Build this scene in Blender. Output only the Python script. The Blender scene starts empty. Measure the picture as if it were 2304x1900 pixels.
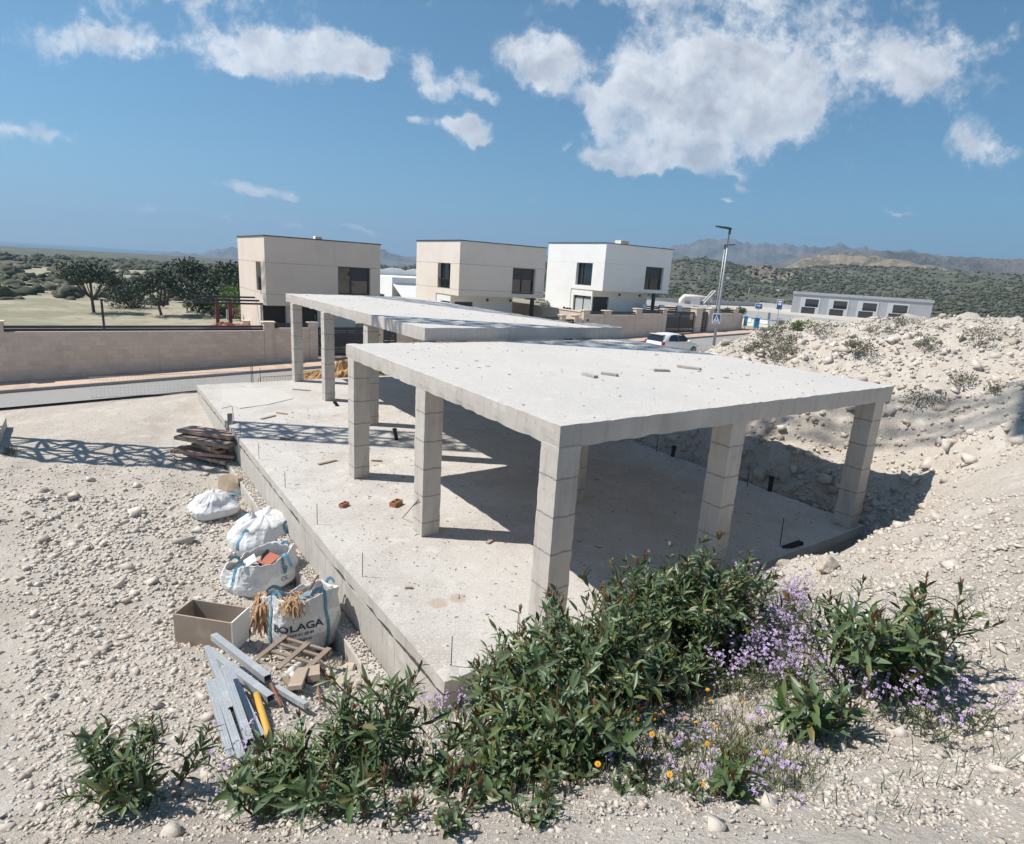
import bpy, bmesh, math, random
import numpy as np
from mathutils import Vector, Matrix, noise as mnoise
R = math.radians
SC = bpy.context.scene
COL = SC.collection
random.seed(7); RNG = np.random.default_rng(7)

# ------------------------------------------------------------------ camera (world X runs along the street, Y away from it)
H = 4.9
TH, PITCH, ROLL, FPX, CX, CY = -0.614400217, 0.246207715, 0.0620748293, 1360.604, 1152.0, 950.0
_ct, _st = math.cos(TH), math.sin(TH)
def _w(x, y, z): return Vector((x*_ct - y*_st, x*_st + y*_ct, z))
_fw = _w(0, math.cos(PITCH), -math.sin(PITCH)); _u0 = _w(0, math.sin(PITCH), math.cos(PITCH)); _r0 = _w(1, 0, 0)
_rt = _r0*math.cos(ROLL) + _u0*math.sin(ROLL); _up = _u0*math.cos(ROLL) - _r0*math.sin(ROLL)
cam = bpy.data.cameras.new('camera'); co = bpy.data.objects.new('camera', cam); COL.objects.link(co)
cam.sensor_fit = 'HORIZONTAL'; cam.sensor_width = 36; cam.lens = 36*FPX/2304; cam.clip_start = 0.05; cam.clip_end = 40000
_bk = -_fw
co.matrix_world = Matrix(((_rt.x, _up.x, _bk.x, 0), (_rt.y, _up.y, _bk.y, 0), (_rt.z, _up.z, _bk.z, H), (0, 0, 0, 1)))
SC.camera = co
CAM = Vector((0, 0, H))
# measured points of the photograph -> places in the world
def ray(px, py): return _rt*(px-CX) - _up*(py-CY) + _fw*FPX
def on_z(px, py, z): d = ray(px, py); return CAM + d*((z-H)/d.z)
def on_a(px, py, a): d = ray(px, py); return CAM + d*(a/d.x)
def on_b(px, py, b): d = ray(px, py); return CAM + d*(b/d.y)
def at_d(px, py, D): return CAM + ray(px, py).normalized()*D
def at_h(px, py, D): d = ray(px, py); return CAM + d*(D/math.hypot(d.x, d.y))

# ------------------------------------------------------------------ light
SC.render.engine = 'CYCLES'
SC.view_settings.view_transform = 'Standard'; SC.view_settings.look = 'None'
SC.view_settings.exposure = 0.58; SC.view_settings.gamma = 1.0; SC.view_settings.use_curve_mapping = False
SUN = Vector((-0.595, 0.419, 1.0)).normalized()
ELEV = math.asin(SUN.z); AZ = math.atan2(SUN.x, SUN.y)
sun = bpy.data.lights.new('sun', 'SUN'); sun.energy = 4.3; sun.angle = R(0.42); sun.color = (1.0, 0.935, 0.845)
so = bpy.data.objects.new('sun', sun); COL.objects.link(so); so.location = SUN*60
so.rotation_euler = (-SUN).to_track_quat('-Z', 'Y').to_euler()

def N(nt, typ, ins=None, **props):
    n = nt.nodes.new(typ)
    for k, v in props.items(): setattr(n, k, v)
    for k, v in (ins or {}).items():
        s = n.inputs[k]
        if isinstance(v, bpy.types.NodeSocket): nt.links.new(v, s)
        else: s.default_value = v
    return n
def M_(nt, op, a, b=None, c=None, clamp=False):
    ins = {0: a}
    if b is not None: ins[1] = b
    if c is not None: ins[2] = c
    return N(nt, 'ShaderNodeMath', ins, operation=op, use_clamp=clamp).outputs[0]

def make_world():
    w = bpy.data.worlds.new('World'); SC.world = w; w.use_nodes = True
    nt = w.node_tree; nt.nodes.clear()
    sky = N(nt, 'ShaderNodeTexSky', sky_type='NISHITA'); sky.sun_disc = False
    sky.sun_elevation = ELEV; sky.sun_rotation = AZ; sky.altitude = 50; sky.air_density = 1.0; sky.dust_density = 0.05; sky.ozone_density = 1.5
    hs = N(nt, 'ShaderNodeHueSaturation', {'Saturation': 0.86, 'Value': 1.0, 'Color': sky.outputs[0]})
    tc = N(nt, 'ShaderNodeTexCoord')
    zr = N(nt, 'ShaderNodeValToRGB', {'Fac': N(nt, 'ShaderNodeSeparateXYZ', {0: tc.outputs['Generated']}).outputs[2]}); e = zr.color_ramp.elements
    e[0].position = 0.0; e[0].color = (0.42, 0.69, 0.98, 1); e[1].position = 0.6; e[1].color = (0.56, 0.98, 1.12, 1)
    k = e.new(.12); k.color = (0.46, 0.84, 1.06, 1)
    clear = N(nt, 'ShaderNodeMix', {0: 1.0, 6: hs.outputs[0], 7: zr.outputs[0]}, data_type='RGBA', blend_type='MULTIPLY').outputs[2]
    bg1 = N(nt, 'ShaderNodeBackground', {'Color': clear, 'Strength': 0.062})
    # clouds live on a world-fixed gnomonic chart whose axis points level along the valley
    fv = _w(0, 1, 0); rv = _w(1, 0, 0)
    dot = lambda v: N(nt, 'ShaderNodeVectorMath', {0: tc.outputs['Generated'], 1: v}, operation='DOT_PRODUCT').outputs['Value']
    df = M_(nt, 'MAXIMUM', dot(fv), 0.02)
    u = M_(nt, 'DIVIDE', dot(rv), df); v = M_(nt, 'DIVIDE', dot(Vector((0, 0, 1))), df)
    p = N(nt, 'ShaderNodeCombineXYZ', {0: u, 1: v}).outputs[0]
    wob = N(nt, 'ShaderNodeTexNoise', {'Vector': p, 'Scale': 13.0, 'Detail': 6.0, 'Roughness': 0.62})
    off = N(nt, 'ShaderNodeVectorMath', {0: N(nt, 'ShaderNodeVectorMath', {0: wob.outputs['Color'], 1: (0.5, 0.5, 0.5)}, operation='SUBTRACT').outputs[0], 'Scale': 0.06}, operation='SCALE').outputs[0]
    q = N(nt, 'ShaderNodeVectorMath', {0: p, 1: off}, operation='ADD').outputs[0]
    def uv(px, py):
        d = ray(px, py); f = d.dot(fv); return d.dot(rv)/f, d.z/f
    # (px, py, rx, ry, weight): where the cloud banks of the photograph stand, plus more of the same sky to the sides
    blobs = [(600, 100, 120, 48, 1.0), (720, 112, 90, 46, 1.0), (815, 125, 68, 44, 1.05), (832, 168, 30, 20, .85), (532, 138, 36, 26, .85), (560, 120, 60, 40, .8),
             (950, 150, 30, 38, .8), (985, 195, 52, 28, .82), (1060, 178, 40, 40, .72), (1100, 212, 34, 18, .7), (1005, 270, 72, 22, .8), (1065, 290, 46, 26, .95), (1085, 315, 26, 12, .8), (925, 258, 22, 14, .6),
             (1240, 140, 78, 56, 1.05), (1235, 200, 42, 26, .8), (1190, 110, 70, 40, .9), (1330, 210, 40, 40, .55), (1455, 190, 90, 90, 1.1), (1580, 180, 130, 100, 1.2), (1740, 190, 130, 110, 1.2), (1420, 280, 80, 60, 1.0), (1560, 300, 130, 62, 1.15), (1700, 270, 120, 56, 1.1),
             (1365, 350, 48, 22, .85), (1440, 372, 70, 22, .95), (1530, 370, 90, 22, .9), (1268, 326, 16, 11, .6), (1660, 385, 26, 12, .62), (1668, 412, 18, 13, .75), (1640, 446, 26, 5, .62), (1208, 446, 16, 5, .6),
             (535, 412, 34, 15, .95), (590, 430, 52, 12, .95), (660, 443, 24, 7, .85), (810, 514, 48, 7, .95), (648, 504, 24, 4, .7), (683, 506, 14, 3.5, .6),
             (520, 492, 14, 7, .7), (532, 538, 16, 7, .6), (900, 524, 20, 4, .65), (890, 550, 22, 4, .65), (1400, 478, 8, 5, .6), (1060, 496, 10, 4, .5),
             (2060, 140, 190, 100, 1.0), (2220, 330, 110, 40, .8), (2010, 470, 50, 8, .7), (230, 90, 190, 50, .95), (60, 300, 100, 24, .8), (340, 470, 50, 9, .7), (150, 520, 44, 7, .7), (1500, -40, 420, 70, .9), (400, -30, 260, 50, .8)]
    tot = None
    for (x, y, rx, ry, wt) in blobs:
        cu, cv = uv(x, y); ru = abs(uv(x+rx, y)[0]-cu); rw = abs(uv(x, y+ry)[1]-cv)
        d = N(nt, 'ShaderNodeVectorMath', {0: q, 1: (cu, cv, 0)}, operation='SUBTRACT').outputs[0]
        e = N(nt, 'ShaderNodeVectorMath', {0: d, 1: (1/ru, 1/rw, 0)}, operation='MULTIPLY').outputs[0]
        l = N(nt, 'ShaderNodeVectorMath', {0: e, 1: e}, operation='DOT_PRODUCT').outputs['Value']
        g = M_(nt, 'MULTIPLY', M_(nt, 'POWER', 2.718, M_(nt, 'MULTIPLY', l, -0.9)), wt)
        tot = g if tot is None else M_(nt, 'ADD', tot, g)
    fine = N(nt, 'ShaderNodeTexNoise', {'Vector': q, 'Scale': 17.0, 'Detail': 10.0, 'Roughness': 0.63}).outputs['Fac']
    mid = N(nt, 'ShaderNodeTexNoise', {'Vector': q, 'Scale': 6.5, 'Detail': 5.0, 'Roughness': 0.6}).outputs['Fac']
    rag = N(nt, 'ShaderNodeTexNoise', {'Vector': p, 'Scale': 62.0, 'Detail': 6.0, 'Roughness': 0.6}).outputs['Fac']
    fine = M_(nt, 'ADD', fine, M_(nt, 'MULTIPLY', M_(nt, 'SUBTRACT', rag, 0.5), 0.38))
    f = M_(nt, 'ADD', M_(nt, 'MULTIPLY', M_(nt, 'SUBTRACT', fine, 0.5), 1.75), M_(nt, 'MULTIPLY', M_(nt, 'SUBTRACT', mid, 0.5), 0.6))
    dens = M_(nt, 'ADD', M_(nt, 'MINIMUM', tot, 1.0), f)
    mask = N(nt, 'ShaderNodeMapRange', {'Value': dens, 'From Min': 0.30, 'From Max': 1.0, 'To Min': 0.0, 'To Max': 1.0}, interpolation_type='SMOOTHSTEP').outputs[0]
    mask = M_(nt, 'MULTIPLY', mask, N(nt, 'ShaderNodeMapRange', {'Value': dot(fv), 'From Min': 0.03, 'From Max': 0.12}).outputs[0])
    # lit tops and grey bases of the cloud bodies
    p2 = N(nt, 'ShaderNodeMapping', {'Vector': q, 'Location': (0.018, -0.03, 0), 'Scale': (1, 1.5, 1)}).outputs[0]
    sh = N(nt, 'ShaderNodeTexNoise', {'Vector': p2, 'Scale': 9.0, 'Detail': 8.0, 'Roughness': 0.62}).outputs['Fac']
    body = N(nt, 'ShaderNodeMapRange', {'Value': dens, 'From Min': 0.6, 'From Max': 1.5, 'To Min': 0.12, 'To Max': -0.12}).outputs[0]
    pa = N(nt, 'ShaderNodeMapping', {'Vector': q, 'Location': (-0.020, 0.030, 0)}).outputs[0]
    ra = N(nt, 'ShaderNodeTexNoise', {'Vector': q, 'Scale': 15.0, 'Detail': 7.0, 'Roughness': 0.55}).outputs['Fac']; rb = N(nt, 'ShaderNodeTexNoise', {'Vector': pa, 'Scale': 15.0, 'Detail': 7.0, 'Roughness': 0.55}).outputs['Fac']
    puff = M_(nt, 'MULTIPLY', M_(nt, 'SUBTRACT', ra, rb), 0.75)
    br = M_(nt, 'ADD', M_(nt, 'ADD', M_(nt, 'MULTIPLY', M_(nt, 'SUBTRACT', sh, .5), .5), .5), M_(nt, 'ADD', body, puff))
    ramp = N(nt, 'ShaderNodeValToRGB', {'Fac': br})
    cr = ramp.color_ramp; cr.elements[0].position = 0.30; cr.elements[0].color = (0.34, 0.36, 0.41, 1); cr.elements[1].position = 0.64; cr.elements[1].color = (0.67, 0.68, 0.70, 1)
    bg2 = N(nt, 'ShaderNodeBackground', {'Color': ramp.outputs[0], 'Strength': 1.0})
    mx = N(nt, 'ShaderNodeMixShader', {0: M_(nt, 'MULTIPLY', mask, N(nt, 'ShaderNodeMapRange', {'Value': dens, 'From Min': 0.5, 'From Max': 1.3, 'To Min': 0.72, 'To Max': 0.98}).outputs[0]), 1: bg1.outputs[0], 2: bg2.outputs[0]})
    out = N(nt, 'ShaderNodeOutputWorld', {'Surface': mx.outputs[0]})
make_world()

# ------------------------------------------------------------------ materials
MATS = {}
def mat(name, col, rough=0.85, vary=(), specks=None, bump=None, metal=0.0, island=None, coord='Object', spec=0.5, extra=None, transl=0.0, streak=None):
    """vary: [(scale, colour, lo, hi)] noise-masked tints; specks: (scale, colour, size); bump: (scale, strength, dist)"""
    if name in MATS: return MATS[name]
    m = bpy.data.materials.new(name); m.use_nodes = True; nt = m.node_tree
    bs = nt.nodes['Principled BSDF']; bs.inputs['Roughness'].default_value = rough; bs.inputs['Metallic'].default_value = metal
    bs.inputs['Specular IOR Level'].default_value = spec
    tc = N(nt, 'ShaderNodeTexCoord').outputs[coord]
    c = N(nt, 'ShaderNodeRGB'); c.outputs[0].default_value = (*col, 1); c = c.outputs[0]
    mixc = lambda f, a, b: N(nt, 'ShaderNodeMix', {0: f, 6: a, 7: b}, data_type='RGBA').outputs[2]
    rgba = lambda k: (k[0], k[1], k[2], 1)
    if island:
        g = N(nt, 'ShaderNodeNewGeometry').outputs['Random Per Island']
        rp = N(nt, 'ShaderNodeValToRGB', {'Fac': g}); el = rp.color_ramp.elements
        el[0].color = rgba(island[0]); el[1].color = rgba(island[-1])
        for i, k in enumerate(island[1:-1]):
            e = el.new((i+1)/(len(island)-1)); e.color = rgba(k)
        c = rp.outputs[0]
    for j, (sc, k, lo, hi) in enumerate(vary):
        vec = tc
        if isinstance(sc, tuple): vec = N(nt, 'ShaderNodeMapping', {'Vector': tc, 'Scale': sc}).outputs[0]; s = 1.0
        else: s = sc
        nz = N(nt, 'ShaderNodeTexNoise', {'Vector': vec, 'Scale': s, 'Detail': 7.0, 'Roughness': 0.6}).outputs['Fac']
        f = N(nt, 'ShaderNodeMapRange', {'Value': nz, 'From Min': lo, 'From Max': hi}, interpolation_type='SMOOTHSTEP').outputs[0]
        c = mixc(f, c, rgba(k))
    if specks:
        for (sc, k, size, cover) in specks:
            vo = N(nt, 'ShaderNodeTexVoronoi', {'Vector': tc, 'Scale': sc, 'Randomness': 1.0}, feature='F1')
            r = N(nt, 'ShaderNodeSeparateColor', {0: vo.outputs['Color']}).outputs[0]
            f = M_(nt, 'MULTIPLY', M_(nt, 'LESS_THAN', vo.outputs['Distance'], size), M_(nt, 'LESS_THAN', r, cover))
            c = mixc(f, c, rgba(k))
    if extra: c = extra(nt, tc, c, mixc)
    nt.links.new(c, bs.inputs['Base Color'])
    if bump:
        h = None
        for (sc, st) in bump[1]:
            nz = N(nt, 'ShaderNodeTexNoise', {'Vector': tc, 'Scale': sc, 'Detail': 8.0, 'Roughness': 0.65}).outputs['Fac']
            t = M_(nt, 'MULTIPLY', nz, st); h = t if h is None else M_(nt, 'ADD', h, t)
        b = N(nt, 'ShaderNodeBump', {'Strength': 1.0, 'Distance': bump[0], 'Height': h})
        nt.links.new(b.outputs[0], bs.inputs['Normal'])
    if transl:
        tr = N(nt, 'ShaderNodeBsdfTranslucent', {'Color': c})
        ms = N(nt, 'ShaderNodeMixShader', {0: transl, 1: bs.outputs[0], 2: tr.outputs[0]})
        nt.links.new(ms.outputs[0], nt.nodes['Material Output'].inputs['Surface'])
    MATS[name] = m
    return m

def joints(step, w, z_off=0.0, col=(0.2, 0.19, 0.18)):
    def f(nt, tc, c, mixc):
        s = N(nt, 'ShaderNodeSeparateXYZ', {0: tc}).outputs[2]
        nz = N(nt, 'ShaderNodeTexNoise', {'Vector': tc, 'Scale': 7.0, 'Detail': 3.0}).outputs['Fac']
        s = M_(nt, 'ADD', M_(nt, 'ADD', s, z_off), M_(nt, 'MULTIPLY', M_(nt, 'SUBTRACT', nz, 0.5), 0.05))
        fr = M_(nt, 'FRACT', M_(nt, 'DIVIDE', s, step))
        m1 = M_(nt, 'LESS_THAN', fr, w/step)
        n2 = N(nt, 'ShaderNodeTexNoise', {'Vector': tc, 'Scale': 30.0}).outputs['Fac']
        return mixc(M_(nt, 'MULTIPLY', m1, M_(nt, 'ADD', n2, 0.15, clamp=True)), c, (*col, 1))
    return f
def blocks(w, h, k, mort=0.02):
    def f(nt, tc, c, mixc):
        mp = N(nt, 'ShaderNodeMapping', {'Vector': tc, 'Rotation': (R(90), 0, 0)}).outputs[0]
        sx = N(nt, 'ShaderNodeSeparateXYZ', {0: tc})
        v = N(nt, 'ShaderNodeCombineXYZ', {0: M_(nt, 'ADD', sx.outputs[0], sx.outputs[1]), 1: sx.outputs[2]}).outputs[0]
        b = N(nt, 'ShaderNodeTexBrick', {'Vector': v, 'Color1': (1, 1, 1, 1), 'Color2': (0.86, 0.86, 0.86, 1), 'Mortar': (k, k, k, 1), 'Scale': 1.0, 'Mortar Size': mort*0.5, 'Brick Width': w, 'Row Height': h})
        return N(nt, 'ShaderNodeMix', {0: 1.0, 6: c, 7: b.outputs['Color']}, data_type='RGBA', blend_type='MULTIPLY').outputs[2]
    return f

MT_slab = mat('cast_concrete_top', (0.545, 0.522, 0.49), 0.95,
    vary=[(0.55, (0.50, 0.485, 0.47), .42, .72), (3.5, (0.61, 0.588, 0.555), .52, .78), (14, (0.42, 0.395, 0.365), .56, .78), (45, (0.66, 0.645, 0.625), .5, .68), (90, (0.38, 0.36, 0.34), .58, .72)],
    specks=[(20, (0.30, 0.27, 0.24), .13, .14), (34, (0.28, 0.25, 0.23), .17, .18), (70, (0.22, 0.2, 0.19), .22, .10)], bump=(0.012, [(9, .6), (45, .7), (160, .5)]))
def _stain(nt, tc, c, mixc):
    for (x, y, r) in STAINS:
        d = N(nt, 'ShaderNodeVectorMath', {0: tc, 1: (x, y, 0)}, operation='SUBTRACT').outputs[0]
        d = N(nt, 'ShaderNodeVectorMath', {0: d, 1: (1, 1, 0)}, operation='MULTIPLY').outputs[0]
        l = N(nt, 'ShaderNodeVectorMath', {0: d}, operation='LENGTH').outputs['Value']
        nz = N(nt, 'ShaderNodeTexNoise', {'Vector': tc, 'Scale': 9.0, 'Detail': 4.0}).outputs['Fac']
        l = M_(nt, 'ADD', l, M_(nt, 'MULTIPLY', M_(nt, 'SUBTRACT', nz, .5), .18))
        f = N(nt, 'ShaderNodeMapRange', {'Value': l, 'From Min': r, 'From Max': r*.6, 'To Max': .75}).outputs[0]
        c = mixc(f, c, (0.42, 0.33, 0.26, 1))
    return c
STAINS = [tuple(on_z(985, 1357, 0))[:2] + (.17,), tuple(on_z(1030, 1346, 0))[:2] + (.16,)]
MT_floor = mat('floor_concrete', (0.52, 0.50, 0.475), 0.95,
    vary=[(0.5, (0.42, 0.39, 0.36), .4, .68), (2.2, (0.595, 0.573, 0.547), .5, .75), (9, (0.37, 0.34, 0.31), .54, .74), (28, (0.63, 0.60, 0.565), .5, .68), (55, (0.27, 0.245, 0.22), .58, .70)],
    specks=[(15, (0.20, 0.175, 0.15), .13, .22), (26, (0.22, 0.20, 0.18), .17, .22), (60, (0.18, 0.16, 0.15), .22, .14)], bump=(0.012, [(7, .7), (40, .7), (150, .5)]), extra=_stain)
MT_form = mat('shuttered_concrete', (0.47, 0.44, 0.405), 0.9,
    vary=[((9, 9, 0.9), (0.39, 0.36, 0.33), .45, .72), (1.3, (0.53, 0.505, 0.47), .45, .75), (25, (0.43, 0.41, 0.385), .58, .8)],
    specks=[(9, (0.16, 0.15, 0.14), .075, .28), (22, (0.24, 0.22, 0.21), .1, .14)], bump=(0.006, [(18, .6), (90, .5)]))
MT_col = mat('column_concrete', (0.50, 0.465, 0.425), 0.9,
    vary=[((7, 7, 1.2), (0.40, 0.365, 0.33), .46, .72), (1.7, (0.555, 0.525, 0.485), .45, .75), (22, (0.43, 0.41, 0.38), .58, .8)],
    specks=[(8, (0.18, 0.17, 0.16), .08, .25), (24, (0.25, 0.23, 0.21), .1, .16)], bump=(0.006, [(16, .6), (80, .5)]), extra=joints(.52, .028, .26))
def vjoints(step, w):
    def f(nt, tc, c, mixc):
        s = N(nt, 'ShaderNodeSeparateXYZ', {0: tc}); nz = N(nt, 'ShaderNodeTexNoise', {'Vector': tc, 'Scale': 5.0, 'Detail': 3.0}).outputs['Fac']
        y = M_(nt, 'ADD', s.outputs[1], M_(nt, 'MULTIPLY', M_(nt, 'SUBTRACT', nz, .5), .05)); m1 = M_(nt, 'LESS_THAN', M_(nt, 'FRACT', M_(nt, 'DIVIDE', y, step)), w/step)
        n2 = N(nt, 'ShaderNodeTexNoise', {'Vector': tc, 'Scale': 3.0, 'Detail': 4.0}).outputs['Fac']; m2 = N(nt, 'ShaderNodeMapRange', {'Value': n2, 'From Min': .45, 'From Max': .6}).outputs[0]
        return mixc(M_(nt, 'MULTIPLY', m1, m2), c, (.17, .155, .14, 1))
    return f
MT_fwall = mat('block_foundation', (0.47, 0.445, 0.41), 0.92, vary=[((9, 9, 1.2), (0.39, 0.365, 0.335), .45, .74), (1.5, (0.54, 0.515, 0.48), .45, .75), (22, (0.41, 0.385, 0.355), .56, .78)], specks=[(11, (0.20, 0.18, 0.17), .09, .25)], bump=(.01, [(14, .7), (70, .5)]), extra=vjoints(.41, .016))
MT_dark_conc = mat('joint_mortar', (0.07, 0.065, 0.06), 0.95, vary=[(20, (0.25, 0.24, 0.22), .5, .7)])
MT_lime = mat('limestone_ground', (0.54, 0.49, 0.43), 0.95,
    vary=[(0.35, (0.45, 0.40, 0.345), .42, .7), (1.6, (0.62, 0.575, 0.52), .48, .72), (7, (0.39, 0.34, 0.285), .53, .73), (26, (0.64, 0.60, 0.55), .5, .72), (90, (0.33, 0.29, 0.25), .55, .74)],
    bump=(0.05, [(5, .8), (18, .8), (60, .5)]))
MT_stone = mat('limestone_rock', (0.5, 0.45, 0.4), 0.92, island=[(0.40, 0.355, 0.305), (0.58, 0.53, 0.47), (0.50, 0.465, 0.425), (0.65, 0.60, 0.54), (0.48, 0.40, 0.335), (0.55, 0.52, 0.48)], vary=[(30, (0.42, 0.37, 0.31), .55, .8)], bump=(0.01, [(30, 1.0)]))
MT_soil = mat('ochre_soil', (0.50, 0.32, 0.15), 0.95, vary=[(3, (0.62, 0.44, 0.24), .45, .7), (12, (0.34, 0.20, 0.09), .52, .75), (40, (0.58, 0.42, 0.25), .5, .75)], bump=(0.06, [(6, 1), (25, .7)]))
MT_asphalt = mat('asphalt', (0.30, 0.295, 0.29), 0.92, vary=[(0.3, (0.26, 0.255, 0.25), .45, .7), (4, (0.33, 0.325, 0.32), .5, .75), (90, (0.2, 0.2, 0.2), .5, .7)], bump=(.004, [(120, 1)]))
MT_pave = mat('pink_paving', (0.56, 0.42, 0.33), 0.9, vary=[(0.8, (0.5, 0.37, 0.29), .45, .7)], extra=blocks(.4, .4, .8), bump=(.004, [(40, 1)]))
MT_kerb = mat('kerb_concrete', (0.34, 0.31, 0.29), 0.9, vary=[(3, (0.28, 0.26, 0.24), .45, .7)])
MT_beige = mat('beige_render', (0.68, 0.59, 0.52), 0.9, vary=[(0.6, (0.63, 0.545, 0.48), .45, .7), (8, (0.71, 0.62, 0.55), .5, .75), ((2, 2, .25), (0.60, 0.52, 0.455), .56, .8)], bump=(.003, [(60, 1)]))
MT_peach = mat('cream_render', (0.76, 0.69, 0.625), 0.9, vary=[(0.6, (0.71, 0.64, 0.575), .45, .7), (9, (0.78, 0.71, 0.645), .5, .75), ((2, 2, .25), (0.68, 0.605, 0.54), .56, .8)], bump=(.003, [(60, 1)]))
MT_white = mat('white_render', (0.80, 0.80, 0.79), 0.85, vary=[(0.7, (0.76, 0.76, 0.755), .45, .7)], bump=(.002, [(60, 1)]))
MT_wall = mat('boundary_block', (0.70, 0.585, 0.49), 0.92, vary=[(0.7, (0.62, 0.515, 0.43), .45, .7), (10, (0.74, 0.62, 0.525), .5, .75), ((1.5, 1.5, .3), (0.58, 0.48, 0.40), .56, .78)], extra=blocks(.4, .2, .84), bump=(.004, [(40, 1)]))
MT_cap = mat('pillar_cap_stone', (0.70, 0.60, 0.51), 0.85, vary=[(6, (0.62, 0.52, 0.43), .45, .75)])
MT_anth = mat('anthracite_metal', (0.030, 0.036, 0.045), 0.42, vary=[(2, (0.04, 0.046, 0.055), .4, .7)], spec=.5)
MT_black = mat('black_plastic', (0.012, 0.012, 0.014), 0.5)
MT_glass = mat('window_glass', (0.015, 0.02, 0.025), 0.04, spec=0.9)
MT_shut = mat('roller_shutter', (0.035, 0.042, 0.055), 0.5)
MT_blind = mat('pale_blind', (0.45, 0.48, 0.5), 0.6)
MT_rust = mat('rusty_steel', (0.19, 0.085, 0.045), 0.85, vary=[(20, (0.30, 0.13, 0.06), .45, .7)])
MT_rebar = mat('dark_rebar', (0.085, 0.06, 0.05), 0.8, vary=[(30, (0.14, 0.08, 0.05), .45, .7)])
MT_zinc = mat('galvanised_steel', (0.42, 0.44, 0.46), 0.45, metal=.3, vary=[(5, (0.50, 0.525, 0.55), .45, .7), (30, (0.34, 0.36, 0.38), .5, .75)])
MT_pole = mat('lamp_pole_paint', (0.33, 0.33, 0.34), 0.45, metal=.3)
MT_wood = mat('weathered_wood', (0.235, 0.185, 0.145), 0.9, vary=[((60, 6, 6), (0.24, 0.18, 0.14), .45, .7), (2, (0.29, 0.235, 0.19), .45, .7)], bump=(.003, [(70, 1)]))
MT_wood2 = mat('pale_board', (0.40, 0.325, 0.26), 0.9, vary=[((6, 50, 50), (0.36, 0.28, 0.21), .45, .7), (3, (0.48, 0.40, 0.33), .5, .75)], bump=(.003, [(70, 1)]))
MT_grey_wood = mat('grey_board', (0.40, 0.38, 0.35), 0.9, vary=[((6, 40, 40), (0.30, 0.28, 0.26), .45, .7)])
MT_brick = mat('red_clay_brick', (0.36, 0.15, 0.09), 0.9, vary=[(9, (0.45, 0.22, 0.14), .45, .7)])
MT_bag = mat('woven_polypropylene', (0.76, 0.77, 0.78), 0.62, vary=[(2.2, (0.66, 0.66, 0.66), .46, .74), (9, (0.80, 0.81, 0.82), .5, .75), (4, (0.58, 0.54, 0.49), .64, .82)], bump=(.035, [(5, 1), (16, .5), (45, .18)]), transl=.12)
MT_strap = mat('blue_webbing', (0.10, 0.27, 0.40), 0.75, vary=[(14, (0.20, 0.40, 0.50), .45, .7)])
MT_ink = mat('navy_ink', (0.035, 0.05, 0.085), 0.7)
MT_straw = mat('dry_fronds', (0.36, 0.22, 0.12), 0.9, island=[(0.30, 0.16, 0.08), (0.50, 0.34, 0.20), (0.40, 0.26, 0.15), (0.20, 0.10, 0.05)])
MT_yellow = mat('yellow_paint', (0.62, 0.36, 0.06), 0.6, vary=[(6, (0.5, 0.28, 0.05), .5, .75)])
MT_blue = mat('sign_blue', (0.025, 0.09, 0.26), 0.5)
MT_bin = mat('bin_blue', (0.03, 0.24, 0.46), 0.5)
MT_signw = mat('sign_white', (0.78, 0.79, 0.80), 0.5)
MT_car = mat('white_car_paint', (0.78, 0.79, 0.80), 0.25, spec=.6)
MT_tyre = mat('tyre_rubber', (0.018, 0.018, 0.018), 0.8)
MT_alloy = mat('alloy_wheel', (0.5, 0.5, 0.52), 0.35, metal=.7)
MT_lampred = mat('tail_lamp', (0.35, 0.02, 0.015), 0.2)
MT_grey_roof = mat('gravel_roof', (0.50, 0.47, 0.42), 0.95, vary=[(0.2, (0.44, 0.40, 0.35), .4, .7), (3, (0.55, 0.52, 0.47), .5, .75)])
MT_fascia = mat('grey_cladding', (0.40, 0.41, 0.43), 0.7, vary=[(1, (0.36, 0.37, 0.39), .45, .7)])
MT_leaf = mat('wattle_leaf', (0.05, 0.09, 0.04), 0.42, island=[(0.055, 0.105, 0.030), (0.105, 0.165, 0.068), (0.075, 0.13, 0.060), (0.15, 0.20, 0.115), (0.065, 0.125, 0.024), (0.12, 0.165, 0.10), (0.14, 0.18, 0.055), (0.17, 0.13, 0.05)], spec=.5, transl=.16)
MT_young = mat('red_young_leaf', (0.18, 0.07, 0.03), 0.5, island=[(0.17, 0.055, 0.028), (0.13, 0.09, 0.03), (0.22, 0.07, 0.04), (0.10, 0.09, 0.03)], transl=.15)
MT_twig = mat('reddish_twig', (0.13, 0.075, 0.05), 0.8, vary=[(8, (0.08, 0.06, 0.04), .45, .7)])
MT_bark = mat('bark', (0.10, 0.075, 0.055), 0.9, vary=[(6, (0.16, 0.12, 0.09), .45, .7)])
MT_weed = mat('weed_green', (0.09, 0.13, 0.05), 0.6, island=[(0.06, 0.105, 0.035), (0.11, 0.155, 0.07), (0.15, 0.17, 0.09), (0.08, 0.12, 0.05), (0.24, 0.21, 0.13)], transl=.2)
MT_dry = mat('dry_grass', (0.34, 0.28, 0.16), 0.8, island=[(0.36, 0.28, 0.15), (0.44, 0.36, 0.22), (0.28, 0.25, 0.12)], transl=.15)
MT_lilac = mat('lilac_petal', (0.36, 0.22, 0.56), 0.6, island=[(0.42, 0.27, 0.58), (0.58, 0.44, 0.70), (0.68, 0.57, 0.77)], transl=.25)
MT_orange = mat('orange_petal', (0.78, 0.33, 0.02), 0.55, island=[(0.82, 0.50, 0.03), (0.78, 0.34, 0.02)], transl=.2)
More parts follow.
